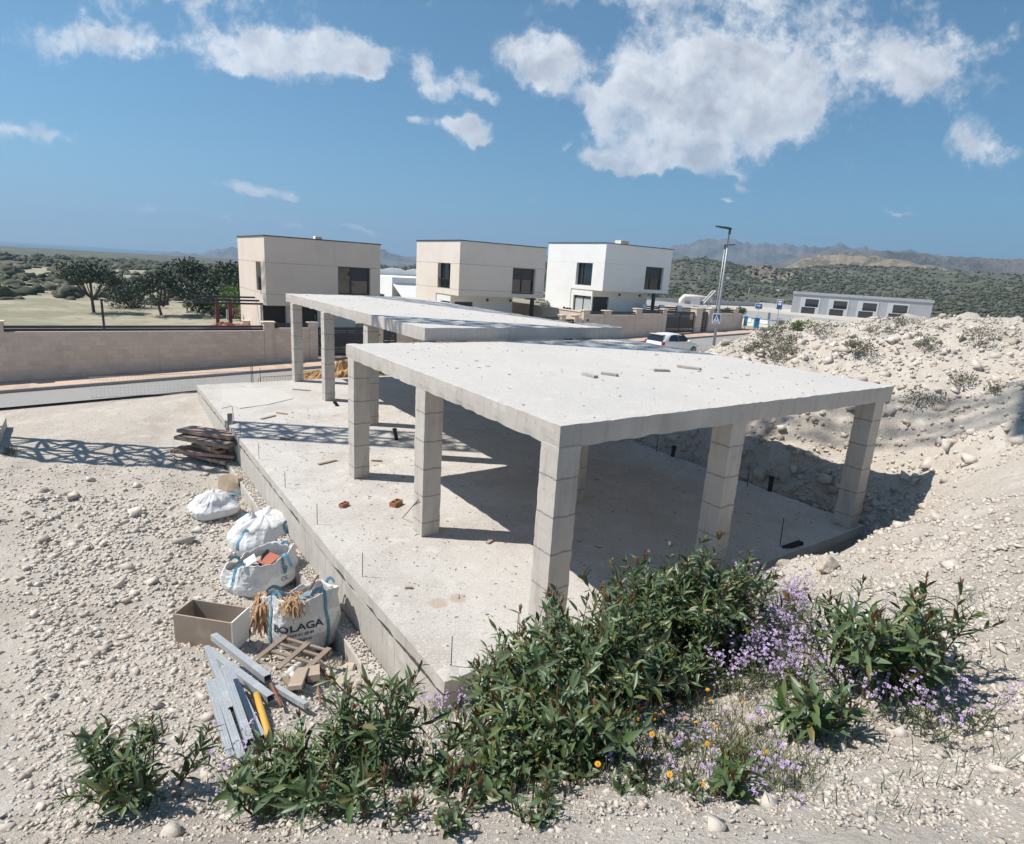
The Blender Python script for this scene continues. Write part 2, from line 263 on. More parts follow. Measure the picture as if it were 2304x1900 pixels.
MT_scrub = mat('grey_scrub_leaf', (0.2, 0.2, 0.15), 0.8, island=[(0.17, 0.17, 0.12), (0.26, 0.25, 0.19), (0.21, 0.20, 0.16), (0.14, 0.15, 0.09)], transl=.15)
MT_pine = mat('pine_needles', (0.04, 0.06, 0.03), 0.7, island=[(0.028, 0.046, 0.026), (0.05, 0.07, 0.038), (0.065, 0.082, 0.045), (0.038, 0.058, 0.03)])
MT_fresh = mat('fresh_leaf', (0.08, 0.14, 0.03), 0.6, island=[(0.07, 0.135, 0.022), (0.12, 0.19, 0.045), (0.09, 0.16, 0.03)], transl=.2)
MT_lime_leaf = mat('yellow_green_leaf', (0.22, 0.22, 0.05), 0.6, island=[(0.20, 0.20, 0.045), (0.28, 0.27, 0.07), (0.15, 0.17, 0.04)], transl=.2)
MT_hill = mat('scrub_hillside', (0.10, 0.10, 0.07), 0.95, vary=[(.03, (0.13, 0.12, 0.085), .45, .7), (.010, (0.24, 0.20, 0.15), .60, .74), (.12, (0.05, 0.06, 0.035), .45, .60)])
MT_rocky = mat('rocky_hillside', (0.25, 0.205, 0.155), 0.95, vary=[(.05, (0.12, 0.115, 0.08), .46, .6), (.12, (0.32, 0.265, 0.20), .5, .7)], bump=(4, [(.06, 1), (.2, .6)]))
MT_mount = mat('mountain_rock', (0.20, 0.175, 0.15), 0.95, vary=[(.006, (0.09, 0.09, 0.07), .42, .62), (.02, (0.27, 0.24, 0.20), .54, .74)], bump=(60, [(.008, 1), (.03, .5)]))
MT_sea = mat('sea_water', (0.015, 0.07, 0.11), 0.35)
MT_plot = mat('plot_soil', (0.36, 0.32, 0.24), 0.95, vary=[(.15, (0.24, 0.225, 0.15), .42, .62), (.6, (0.17, 0.18, 0.10), .52, .70), (3, (0.42, 0.38, 0.30), .56, .78)], bump=(.05, [(3, 1)]))

# ------------------------------------------------------------------ mesh helpers
class MB:
    def __init__(s): s.v = []; s.f = []
    def quad(s, *pts):
        i = len(s.v); s.v.extend([tuple(p) for p in pts]); s.f.append(tuple(range(i, i+len(pts))))
    def hexa(s, p):
        i = len(s.v); s.v.extend([tuple(q) for q in p])
        for f in ((0, 3, 2, 1), (4, 5, 6, 7), (0, 1, 5, 4), (1, 2, 6, 5), (2, 3, 7, 6), (3, 0, 4, 7)): s.f.append(tuple(i+k for k in f))
    def box(s, x0, y0, z0, x1, y1, z1):
        s.hexa([(x0, y0, z0), (x1, y0, z0), (x1, y1, z0), (x0, y1, z0), (x0, y0, z1), (x1, y0, z1), (x1, y1, z1), (x0, y1, z1)])
    def obox(s, c, size, m=None):
        m = m or Matrix.Identity(3); c = Vector(c); hx, hy, hz = (k/2 for k in size)
        s.hexa([c + m @ Vector(q) for q in ((-hx, -hy, -hz), (hx, -hy, -hz), (hx, hy, -hz), (-hx, hy, -hz), (-hx, -hy, hz), (hx, -hy, hz), (hx, hy, hz), (-hx, hy, hz))])
    def bar(s, p, q, w, h=None, roll=0.0):
        p = Vector(p); q = Vector(q); d = q-p; h = h or w
        m = d.to_track_quat('X', 'Z').to_matrix() @ Matrix.Rotation(roll, 3, 'X')
        s.obox((p+q)/2, (d.length, w, h), m)
    def tube(s, pts, r, n=6, cap=True):
        pts = [Vector(p) for p in pts]; rs = r if isinstance(r, (list, tuple)) else [r]*len(pts)
        i0 = len(s.v); ref = None
        for k, p in enumerate(pts):
            d = (pts[min(k+1, len(pts)-1)] - pts[max(k-1, 0)]).normalized()
            if ref is None: ref = d.orthogonal().normalized()
            ref = (ref - d*ref.dot(d)).normalized(); b = d.cross(ref)
            for j in range(n):
                t = 2*math.pi*j/n; s.v.append(tuple(p + (ref*math.cos(t) + b*math.sin(t))*rs[k]))
        for k in range(len(pts)-1):
            for j in range(n):
                a = i0+k*n+j; b2 = i0+k*n+(j+1) % n
                s.f.append((a, b2, b2+n, a+n))
        if cap:
            s.f.append(tuple(i0+j for j in reversed(range(n)))); e = i0+(len(pts)-1)*n; s.f.append(tuple(e+j for j in range(n)))
    def ring(s, c, ax, r, t, n=20, m=6):
        c = Vector(c); ax = Vector(ax).normalized(); u = ax.orthogonal().normalized(); w = ax.cross(u); i0 = len(s.v)
        for k in range(n):
            t1 = 2*math.pi*k/n; e = u*math.cos(t1)+w*math.sin(t1)
            for j in range(m):
                t2 = 2*math.pi*j/m; s.v.append(tuple(c+e*(r+t*math.cos(t2))+ax*t*math.sin(t2)))
        for k in range(n):
            for j in range(m):
                s.f.append((i0+k*m+j, i0+((k+1) % n)*m+j, i0+((k+1) % n)*m+(j+1) % m, i0+k*m+(j+1) % m))
    def disc(s, c, ax, r, t, n=20):
        ax = Vector(ax).normalized(); s.tube([Vector(c)-ax*t/2, Vector(c)+ax*t/2], r, n)
    def prism(s, poly, z0, z1):
        n = len(poly); i = len(s.v)
        s.v.extend([(x, y, z0) for x, y in poly]); s.v.extend([(x, y, z1) for x, y in poly])
        s.f.append(tuple(i+k for k in reversed(range(n)))); s.f.append(tuple(i+n+k for k in range(n)))
        for k in range(n): s.f.append((i+k, i+(k+1) % n, i+n+(k+1) % n, i+n+k))
    def grid(s, X, Y, Z):
        i0 = len(s.v); r, c = X.shape
        s.v.extend(map(tuple, np.stack([X, Y, Z], -1).reshape(-1, 3).tolist()))
        for a in range(r-1):
            for b in range(c-1): s.f.append((i0+a*c+b, i0+a*c+b+1, i0+(a+1)*c+b+1, i0+(a+1)*c+b))
    def rbox(s, x0, y0, z0, x1, y1, z1, seg=.2, amp=.006, fr=3.0, chip=0.0):
        """box cut into small faces whose points wander a little, edges a bit chipped"""
        def ax(p, q): n = max(1, int(round((q-p)/seg))); return [p+(q-p)*i/n for i in range(n+1)]
        xs, ys, zs = ax(x0, x1), ax(y0, y1), ax(z0, z1); idx = {}
        def vid(i, j, k):
            key = (i, j, k)
            if key not in idx:
                p = Vector((xs[i], ys[j], zs[k])); d = mnoise.noise_vector(p*fr)*amp + mnoise.noise_vector(p*fr*5)*amp*.5
                ed = (i in (0, len(xs)-1)) + (j in (0, len(ys)-1)) + (k in (0, len(zs)-1))
                if chip and ed >= 2:
                    t = max(0, mnoise.noise(p*6.0)+.15)*chip
                    cc = Vector(((x0+x1)/2, (y0+y1)/2, (z0+z1)/2)); dd = cc-p
                    d += Vector((math.copysign(t, dd.x) if i in (0, len(xs)-1) else 0, math.copysign(t, dd.y) if j in (0, len(ys)-1) else 0, math.copysign(t, dd.z) if k in (0, len(zs)-1) else 0))
                idx[key] = len(s.v); s.v.append(tuple(p+d))
            return idx[key]
        nx, ny, nz = len(xs)-1, len(ys)-1, len(zs)-1
        for i in range(nx):
            for j in range(ny):
                s.f.append((vid(i, j, nz), vid(i+1, j, nz), vid(i+1, j+1, nz), vid(i, j+1, nz))); s.f.append((vid(i, j, 0), vid(i, j+1, 0), vid(i+1, j+1, 0), vid(i+1, j, 0)))
            for k in range(nz):
                s.f.append((vid(i, 0, k), vid(i+1, 0, k), vid(i+1, 0, k+1), vid(i, 0, k+1))); s.f.append((vid(i, ny, k), vid(i, ny, k+1), vid(i+1, ny, k+1), vid(i+1, ny, k)))
        for j in range(ny):
            for k in range(nz):
                s.f.append((vid(0, j, k), vid(0, j, k+1), vid(0, j+1, k+1), vid(0, j+1, k))); s.f.append((vid(nx, j, k), vid(nx, j+1, k), vid(nx, j+1, k+1), vid(nx, j, k+1)))
    def build(s, name, m, parent=None, smooth=False, bevel=0.0, origin=None):
        me = bpy.data.meshes.new(name)
        if origin is not None:
            o3 = Vector(origin); s.v = [tuple(Vector(p)-o3) for p in s.v]
        me.from_pydata(s.v, [], s.f); me.validate()
        for mm in (m if isinstance(m, (list, tuple)) else [m]): me.materials.append(mm)
        if smooth: me.polygons.foreach_set('use_smooth', [True]*len(me.polygons))
        o = bpy.data.objects.new(name, me); COL.objects.link(o)
        if origin is not None: o.location = origin
        if parent is not None:
            o.parent = parent
            o.matrix_parent_inverse = PINV(parent)
        if bevel:
            b = o.modifiers.new('bevel', 'BEVEL'); b.width = bevel; b.segments = 2; b.limit_method = 'ANGLE'; b.angle_limit = R(40)
        return o
def PINV(p):
    m = Matrix.Identity(4); chain = []
    while p is not None: chain.append(p); p = p.parent
    m = Matrix.Identity(4)
    for q in reversed(chain): m = m @ q.matrix_parent_inverse @ q.matrix_basis
    return m.inverted()
def npmesh(name, V, F, m, parent=None, smooth=False, midx=None):
    """V (n,3) array, F (m,k) array of equal-sized faces"""
    me = bpy.data.meshes.new(name); k = F.shape[1]
    me.vertices.add(len(V)); me.vertices.foreach_set('co', V.astype(np.float32).ravel())
    me.loops.add(F.size); me.loops.foreach_set('vertex_index', F.astype(np.int32).ravel())
    me.polygons.add(len(F)); me.polygons.foreach_set('loop_start', np.arange(0, F.size, k, dtype=np.int32)); me.polygons.foreach_set('loop_total', np.full(len(F), k, np.int32))
    for mm in (m if isinstance(m, (list, tuple)) else [m]): me.materials.append(mm)
    if midx is not None: me.polygons.foreach_set('material_index', midx.astype(np.int32))
    if smooth: me.polygons.foreach_set('use_smooth', np.ones(len(F), bool))
    me.update(calc_edges=True); me.validate()
    o = bpy.data.objects.new(name, me); COL.objects.link(o)
    if parent is not None: o.parent = parent; o.matrix_parent_inverse = PINV(parent)
    return o
def tag(o, label=None, cat=None, group=None, kind=None):
    if label: o['label'] = label
    if cat: o['category'] = cat
    if group: o['group'] = group
    if kind: o['kind'] = kind
    return o
def thing(name, loc, label, cat, group=None):
    o = bpy.data.objects.new(name, None); COL.objects.link(o); o.location = loc; o.empty_display_size = .2
    return tag(o, label, cat, group)
def struct(o, kind='structure'): o['kind'] = kind; return o
def copy_tree(o, parent=None):
    c = o.copy(); COL.objects.link(c)
    if parent is not None: c.parent = parent
    for ch in list(o.children): copy_tree(ch, c)
    return c
def fbm(x, y, z=0, o=4, f=1.0):
    t = 0; a = 1
    for _ in range(o): t += a*mnoise.noise((x*f, y*f, z*f)); a *= .5; f *= 2.03
    return t
ICO_V = None
def ico():
    global ICO_V
    if ICO_V is None:
        t = (1+5**.5)/2
        v = np.array([(-1, t, 0), (1, t, 0), (-1, -t, 0), (1, -t, 0), (0, -1, t), (0, 1, t), (0, -1, -t), (0, 1, -t), (t, 0, -1), (t, 0, 1), (-t, 0, -1), (-t, 0, 1)], float)/math.hypot(1, t)
        f = np.array([(0, 11, 5), (0, 5, 1), (0, 1, 7), (0, 7, 10), (0, 10, 11), (1, 5, 9), (5, 11, 4), (11, 10, 2), (10, 7, 6), (7, 1, 8), (3, 9, 4), (3, 4, 2), (3, 2, 6), (3, 6, 8), (3, 8, 9), (4, 9, 5), (2, 4, 11), (6, 2, 10), (8, 6, 7), (9, 8, 1)])
        ICO_V = (v, f)
    return ICO_V
def rotm(n, tilt=None):
    """n random rotation matrices"""
    q = RNG.normal(size=(n, 4)); q /= np.linalg.norm(q, axis=1)[:, None]; w, x, y, z = q.T
    return np.stack([1-2*(y*y+z*z), 2*(x*y-z*w), 2*(x*z+y*w), 2*(x*y+z*w), 1-2*(x*x+z*z), 2*(y*z-x*w), 2*(x*z-y*w), 2*(y*z+x*w), 1-2*(x*x+y*y)], -1).reshape(n, 3, 3)
def scatter_rocks(name, P, S, m, flat=.7, parent=None, jitter=.28, chips=False):
    v, f = ico(); n = len(P)
    if chips:
        v = np.array([(x, y, z) for z in (-.6, .6) for x, y in ((-.75, -.75), (.75, -.75), (.75, .75), (-.75, .75))]); f = np.array([(0, 3, 2, 1), (4, 5, 6, 7), (0, 1, 5, 4), (1, 2, 6, 5), (2, 3, 7, 6), (3, 0, 4, 7)])
    V = v[None]*(1+RNG.uniform(-jitter, jitter, (n, len(v), 1)))*RNG.uniform(.55, 1.3, (n, 1, 3))
    if chips: V = V + RNG.uniform(-.34, .34, V.shape)
    V = np.einsum('nij,nkj->nki', rotm(n), V); V[:, :, 2] *= flat
    V = V*np.asarray(S)[:, None, None] + np.asarray(P)[:, None, :]
    F = f[None] + (np.arange(n)*len(v))[:, None, None]
    return npmesh(name, V.reshape(-1, 3), F.reshape(-1, f.shape[1]), m, parent)

# ------------------------------------------------------------------ terrain
def street(a): return -0.70 + 0.04*min(max(a, -30), 47)
def fall(a): t = min(max((a-20)/8, 0), 1); return .32*t*t*(3-2*t)
def plot_z(a):
    lv = [(-40, -.1), (5, .1), (16.5, .45), (18.5, .95), (27.0, 1.0), (29.0, 1.7), (45, 1.75), (47.5, 1.0), (60, .6), (120, .0)]
    return float(np.interp(a, [p for p, _ in lv], [q for _, q in lv]))
CTRL = [(0, 0, 3.3), (-3, -2, 3.5), (4, -3, 3.5), (10, -2, 3.6), (-8, -2, 3.0), (16, 0, 3.8), (24, 0, 4.6), (-14, 0, 2.0), (0, -6, 3.8), (10, -8, 4.2), (-12, -8, 3.2), (24, -8, 5.0),
        (3.05, 5.3, -.35), (4.5, 5.2, -.3), (6.5, 5.15, -.32), (9, 5.15, -.35), (11, 5.15, -.35), (13.2, 5.2, -.3), (2.6, 6.6, -.75), (2.4, 8.2, -1.12), (2.4, 10, -1.15), (2.4, 13, -1.15), (2.4, 17, -1.1), (1.0, 12, -1.05), (1, 16, -1.0),
        (-3, 12, -.9), (-6, 8, -.4), (-8, 14, -.6), (-12, 10, 0), (-10, 20, -.8), (0, 21, -1.0), (2.4, 21, -.9), (2.0, 25, -.6), (-20, 10, .3), (-20, 20, -.9),
        (8, 2.0, 2.55), (11, 2, 2.6), (10.5, 4.2, 1.0), (13, 4.0, 1.5), (15, 4, 2.6), (17, 4, 3.7), (15.5, 8, 1.9), (17, 8, 3.2), (14.0, 6, -.1), (13.85, 9, -.35), (13.85, 12, -.3), (13.9, 15, -.1), (15.6, 12, 1.7), (16.6, 12, 2.6),
        (16, 16, .7), (17.0, 19, .5), (20, 8, 4.0), (22, 11, 3.7), (26, 12, 3.1), (26, 6, 4.5), (22, 19, .6), (26, 18, .6), (33, 14, 1.8), (36, 20, .6), (44, 14, 1.4), (44, 4, 4), (60, 10, 2), (14, 20, -.3), (17, 22, .1), (13.2, 25.6, -.3), (8, 25.6, -.4), (4, 25.6, -.5), (24.5, 22.5, .35), (27, 23, .4)]
for (px, py, D) in [(510, 1801, 5.7), (640, 1801, 5.1), (760, 1801, 4.7), (950, 1801, 4.35), (1152, 1801, 4.2), (1500, 1801, 4.1), (1793, 1801, 4.2), (560, 1600, 7.6), (700, 1580, 8.0), (620, 1520, 8.9), (850, 1680, 6.0), (1500, 1650, 5.3), (1700, 1500, 6.5), (1740, 1350, 8.2), (1791, 1253, 10.0), (1660, 1325, 9.2), (1560, 1440, 7.2), (2200, 1700, 5.0), (2100, 1300, 9.0), (200, 1700, 7.0)]:
    p = at_d(px, py, D); CTRL.append((p.x, p.y, p.z))
for (px, py, b) in [(1792, 724, 13.5), (1757, 738, 14.5), (1728, 752, 16), (1706, 768, 17), (1671, 779, 18.5), (1655, 789, 19.5)]:
    p = on_b(px, py, b); CTRL.append((p.x, p.y, p.z))
for a in range(-20, 62, 6): CTRL.append((a, 27.5 if a < 28 else 25.2, street(a)-.24-fall(a)))
_C = np.array(CTRL); _n = len(_C)
_D = np.hypot(_C[:, None, 0]-_C[None, :, 0], _C[:, None, 1]-_C[None, :, 1])
_A = np.zeros((_n+3, _n+3)); _A[:_n, :_n] = -_D + np.eye(_n)*.02; _A[:_n, _n] = 1; _A[:_n, _n+1:] = _C[:, :2]; _A[_n, :_n] = 1; _A[_n+1:, :_n] = _C[:, :2].T
_W = np.linalg.solve(_A, np.concatenate([_C[:, 2], np.zeros(3)]))
def near_z(a, b):
    d = np.hypot(a-_C[:, 0], b-_C[:, 1]); return float(-d @ _W[:_n] + _W[_n] + _W[_n+1]*a + _W[_n+2]*b)
def sstep(x, a, b): t = min(max((x-a)/(b-a), 0), 1); return t*t*(3-2*t)
def gz(a, b, rough=True):
    e = 27.2 if a < 26 else 25.0
    if b < e:
        z = near_z(a, b)
        if 3.0 < a < 13.5 and 5.5 < b < 25.1:      # dug out below the floor slab
            z = min(z, -.55)
        elif rough:
            k = .5 if b > 22 else 1.0
            z += k*(fbm(a, b, 3, 3, .9)*.09 + fbm(a, b, 8, 4, 3.1)*.035)
            if a > 13.7: z += (fbm(a, b, 5, 4, 1.1)*.24 - abs(fbm(a*1.2+3, b*.7, 7, 4, 1.7))*.22 + .06)*sstep(a, 13.7, 14.3)*(1-sstep(b, 21, 24))
        return z
    if b < 32.5: return street(a) - .22 - fall(a)*min(max((30-b)/5, 0), 1.1)
    z = plot_z(a)
    return z + (-3.4-z)*sstep(b, 46, 74) + fbm(a, b, 0, 3, .08)*.25*sstep(b, 48, 60)
def axis(spec):
    out = []
    for (p, q, st) in spec: out += list(np.arange(p, q, st))
    return out + [spec[-1][1]]
GA = axis([(-220, -60, 16), (-60, -16, 2.2), (-16, -5, .5), (-5, 12, .14), (12, 13.4, .2), (13.4, 19, .12), (19, 20, .3), (20, 40, .7), (40, 70, 2), (70, 260, 14)])
GB = axis([(-40, -10, 5), (-10, -1, .8), (-1, 9, .13), (9, 20, .16), (20, 27.0, .4), (27.0, 27.4, .2), (27.4, 32.4, 1.5), (32.4, 32.6, .2), (32.6, 80, 2), (80, 260, 14)])
def ground():
    mb = MB(); X, Y = np.meshgrid(GA, GB); Z = np.zeros_like(X)
    for i in range(X.shape[0]):
        for j in range(X.shape[1]): Z[i, j] = gz(X[i, j], Y[i, j])
    V = np.stack([X, Y, Z], -1).reshape(-1, 3); r, c = X.shape
    i = (np.arange(r-1)[:, None]*c + np.arange(c-1)[None]).ravel()
    F = np.stack([i, i+1, i+1+c, i+c], -1)
    cen = V[F].mean(1); midx = ((cen[:, 1] > 32.4) | (np.abs(cen[:, 0]) > 60)).astype(int)
    o = npmesh('ground', V, F, [MT_lime, MT_plot], smooth=True, midx=midx); struct(o)
ground()
def dot_field(name, rr, z, m, hole=None):
    mb = MB(); n = 96; rings = rr; i0 = 0
    for r in rings:
        for k in range(n): mb.v.append((r*math.sin(2*math.pi*k/n), r*math.cos(2*math.pi*k/n), z if r > rings[0] else z))
    for j in range(len(rings)-1):
        for k in range(n): mb.f.append((j*n+k, j*n+(k+1) % n, (j+1)*n+(k+1) % n, (j+1)*n+k))
    return struct(mb.build(name, m))
dot_field('valley_terrain', [150, 300, 500, 950], -4.2, MT_hill)
dot_field('sea', [930, 2500, 5000, 9000], -30, MT_sea)

def ribbon(name, pts, zf, m, dz):
    """flat sheet between two long edges given as (a, b_near, b_far)"""
    mb = MB()
    for (a0, n0, f0), (a1, n1, f1) in zip(pts[:-1], pts[1:]):
        mb.quad((a0, n0, zf(a0)+dz-(fall(a0) if f0 <= 30 else 0)), (a1, n1, zf(a1)+dz-(fall(a1) if f1 <= 30 else 0)), (a1, f1, zf(a1)+dz), (a0, f0, zf(a0)+dz))
    return struct(mb.build(name, m))
A_ = list(range(-60, 47, 3)) + [47, 52, 58, 66]
ribbon('road', [(a, 27.35 if a < 26 else (27.35-(a-26)*.37 if a < 32 else 25.1), 30.0) for a in A_], street, MT_asphalt, -.12)
mb = MB(); mb.quad((47.3, 30.0, 1.06), (58, 30.0, 1.06), (60, 62, -.4), (48.5, 62, -.4)); struct(mb.build('side_road', MT_asphalt))
ribbon('pavement', [(a, 30.14, 32.42) for a in A_ if a <= 46] + [(46.5, 30.3, 32.42), (46.9, 30.8, 32.42)], street, MT_pave, 0.0)
mb = MB()
for a0, a1 in zip([a for a in A_ if a < 46], [a for a in A_ if a < 46][1:] + [46.4]):
    z0, z1 = street(a0), street(a1)
    mb.hexa([(a0, 30.0, z0-.25), (a1, 30.0, z1-.25), (a1, 30.137, z1-.25), (a0, 30.137, z0-.25), (a0, 30.0, z0+.006), (a1, 30.0, z1+.006), (a1, 30.137, z1+.006), (a0, 30.137, z0+.006)])
struct(mb.build('kerb', MT_kerb))

# hills as real relief around the valley
def bearing(px): d = ray(px, 604+.062*(px-1152)); return math.atan2(d.x, d.y)
def hill(name, prof, D, front, back, base, m, rough, nr=26, na=180, smooth=True, seed=0.0):
    xs = [p[0] for p in prof]; az = [bearing(x) for x in xs]
    zs = []
    for (x, y) in prof: zs.append(at_h(x, y-(10 if name == 'mountain' else 0), D).z)
    A = np.linspace(az[0], az[-1], na); Zr = np.interp(A, az, zs); mb = MB()
    Zr = Zr + np.array([rough*.22*fbm(t*70, seed, 0, 5) for t in A])
    X = np.zeros((nr, na)); Y = X.copy(); Z = X.copy()
    for i in range(nr):
        t = i/(nr-1)*1.6; r = D - front*(1-t) if t <= 1 else D + back*(t-1)/.6
        pr = t**2.1 if t <= 1 else 1-.8*((t-1)/.6)**2
        for j in range(na):
            x, y = math.sin(A[j])*r, math.cos(A[j])*r
            k = rough*(fbm(x/front*3.1, y/front*3.1, seed, 5))
            ridg = 1-abs(fbm(x/front*2.2, y/front*2.2, seed+4, 3))
            e = min(1, min(j, na-1-j)/8)
            X[i, j], Y[i, j], Z[i, j] = x, y, base + (Zr[j]-base)*pr + (k + rough*.8*(ridg-.7))*pr*(1-.85*max(0, 1-abs(t-1)*4))
    mb.grid(X, Y, Z)
    o = struct(mb.build(name, m, smooth=smooth)); return X, Y, Z
hill('mountain', [(300, 600), (700, 588), (856, 578), (875, 585), (911, 590), (921, 587), (938, 585), (1000, 590), (1200, 585), (1400, 577), (1490, 569), (1516, 561.5), (1547, 557), (1564, 547.5), (1584, 544), (1600, 546), (1620, 540), (1641, 545), (1669, 549), (1705, 553), (1735, 557), (1752, 555), (1793, 562), (1860, 566), (1960, 578), (2100, 585), (2400, 600)], 3600, 1500, 900, -20, MT_mount, 85, 40, 420, seed=2.0)
hill('blue_ridge', [(1400, 600), (1560, 592), (1600, 586), (1640, 590), (1690, 594), (1735, 592), (1765, 580), (1793, 572), (1850, 562), (1950, 560), (2100, 572), (2400, 590)], 1700, 500, 400, -15, MT_mount, 14, 24, 200, seed=5.0)
HX = hill('scrub_hill', [(820, 612), (856, 604), (900, 606), (938, 600), (1100, 600), (1300, 592), (1440, 584), (1500, 579), (1540, 578), (1580, 579), (1610, 584), (1640, 590), (1680, 600), (1720, 606), (1760, 606), (1800, 600), (1900, 598), (2050, 606), (2350, 622)], 620, 420, 300, -5, MT_hill, 9, 44, 260, seed=9.0)
RX = hill('rocky_hill', [(1630, 630), (1660, 616), (1680, 606), (1698, 600), (1720, 602), (1745, 609), (1770, 615), (1800, 620), (1840, 630)], 540, 110, 90, -5, MT_rocky, 11, 30, 130, seed=12.0)
hill('brown_slope', [(1745, 612), (1762, 603), (1779, 593), (1795, 583), (1830, 574), (1900, 572), (2000, 580), (2120, 606)], 900, 160, 200, -5, MT_rocky, 9, 24, 110, seed=14.0)

# ------------------------------------------------------------------ the unfinished concrete building
BLD = thing('concrete_shell', (8, 15, 0), 'unfinished grey concrete house of bare columns and two flat roof slabs', 'building')
mb = MB(); mb.rbox(3.05, 5.55, -.2, 13.45, 25.0, 0, .2, .008, 2.5, .03); floor = mb.build('floor_slab', MT_floor, BLD)
mb = MB(); mb.rbox(3.065, 5.6, -1.25, 3.4, 25.0, -.25, .2, .012, 2.5, .03); mb.rbox(3.4, 5.6, -.9, 13.42, 5.85, -.225, .3, .006, 2.5)
mb.rbox(13.15, 5.85, -.9, 13.42, 25, -.225, .3, .006, 2.5); fwall = mb.build('foundation_wall', MT_fwall, BLD)
mb = MB(); mb.rbox(3.073, 5.62, -.262, 13.38, 24.9, -.199, .2, .008, 5); cjoint = mb.build('cold_joint', MT_dark_conc, BLD)
for o in (floor, fwall, cjoint):
    for v in o.data.vertices:
        if v.co.x < 3.45: v.co.x += .10*(1-min(max((v.co.y-5.5)/4, 0), 1))
mb = MB(); mb.rbox(2.80, 6.9, -1.6, 3.06, 25.0, -.84, .2, .010, 3, .03); mb.build('footing', MT_form, BLD)
mb = MB(); mb.rbox(4.68, 5.58, 2.76, 13.45, 13.3, 3.065, .11, .0045, 3, .020); lo_slab = mb.build('roof_slab', [MT_slab, MT_form], BLD); lo_slab['label'] = 'lower near roof slab with boards lying on it'
mb = MB(); mb.rbox(6.65, 13.33, 3.09, 12.35, 26.0, 3.41, .18, .008, 3, .02); up_slab = mb.build('roof_slab', [MT_slab, MT_form], BLD); up_slab['label'] = 'higher far roof slab behind the near one'
mb = MB(); mb.rbox(12.352, 13.33, 3.09, 13.3, 14.5, 3.41, .16, .008, 3, .02); sl2 = mb.build('slab_corner', [MT_slab, MT_form], BLD)
for o in (floor,):
    o.data.materials.append(MT_form)
for o in (floor, lo_slab, up_slab, sl2):
    for p in o.data.polygons: p.material_index = 0 if p.normal.z > .7 else 1
def column(a, b, top, w=.37, d=.37):
    mb = MB(); mb.rbox(0, 0, 0, w, d, top, .06, .004, 6, .012); o = mb.build('column', MT_col, None, origin=(0, 0, 0))
    o.location = (a, b, 0); o.parent = BLD; o.matrix_parent_inverse = PINV(BLD)
    return o
for (a, b) in ((4.67, 5.57), (4.69, 9.32), (4.68, 12.8), (8.25, 5.62), (8.35, 9.4), (12.9, 5.62), (13.0, 12.85)): column(a, b, 2.775)
for (a, b) in ((6.56, 24.65), (6.58, 20.85), (6.70, 17.15), (6.7, 13.5), (11.9, 24.65), (11.9, 20.85), (11.9, 17.15), (11.9, 13.5)): column(a, b, 3.10, .36, .36)
# starter bars left standing along the slab edge and stubs of drain pipe
def rod(p, h, r=.006, lean=(0, 0)):
    mb = MB(); mb.tube([(p.x, p.y, p.z-.03), (p.x+lean[0]*.5, p.y+lean[1]*.5, p.z+h*.5), (p.x+lean[0], p.y+lean[1], p.z+h)], r, 6); return mb.build('starter_bar', MT_rebar, BLD, smooth=True)
for (x, y, h) in [(583, 1033, .40), (642, 1098, .38), (714, 1180, .42), (816, 1298, .42), (1015, 1499, .43), (1163, 1440, .42), (541, 979, .38)]: rod(on_z(x, y, 0), h)
for (x, y, h) in [(1477, 1018, .5), (1681, 1095, .5), (1755, 1226, .55), (1523, 1300, .4)]: rod(on_z(x, y, 0), h, .009, (.02, .03))
mb = MB(); p = on_z(527, 950, 0); mb.tube([p, p+Vector((-.03, 0, .45)), p+Vector((-.05, -.02, .5)), p+Vector((-.35, -.25, .5))], .007, 6); mb.build('starter_bar', MT_rebar, BLD, smooth=True)
def pipe(x, y, h, lean, r=.055):
    p = on_z(x, y, 0); q = p+Vector((lean[0], lean[1], h)); mb = MB(); mb.tube([p-Vector((0, 0, .03)), q], r, 14, cap=False)
    mb.tube([q-Vector((0, 0, .04)), q+Vector((0, 0, .01))], r*1.14, 14, cap=False); return mb.build('drain_pipe', MT_black, BLD, smooth=True)
pipe(893, 990, .32, (-.06, .03)); pipe(761, 914, .13, (-.1, .05)); pipe(1513, 1027, .28, (.05, .02)); pipe(1732, 1105, .34, (.03, .03)); pipe(1760, 1232, .10, (.32, -.16))
# pale poured patch on the far floor
mb = MB(); pts = [on_z(x, y, 0) for (x, y) in ((500, 905), (540, 920), (600, 912), (660, 898), (640, 882), (605, 876), (560, 873), (500, 876))]
mb.prism([(p.x, p.y) for p in pts], .001, .02); mb.build('screed_patch', MT_slab, BLD, bevel=.008)

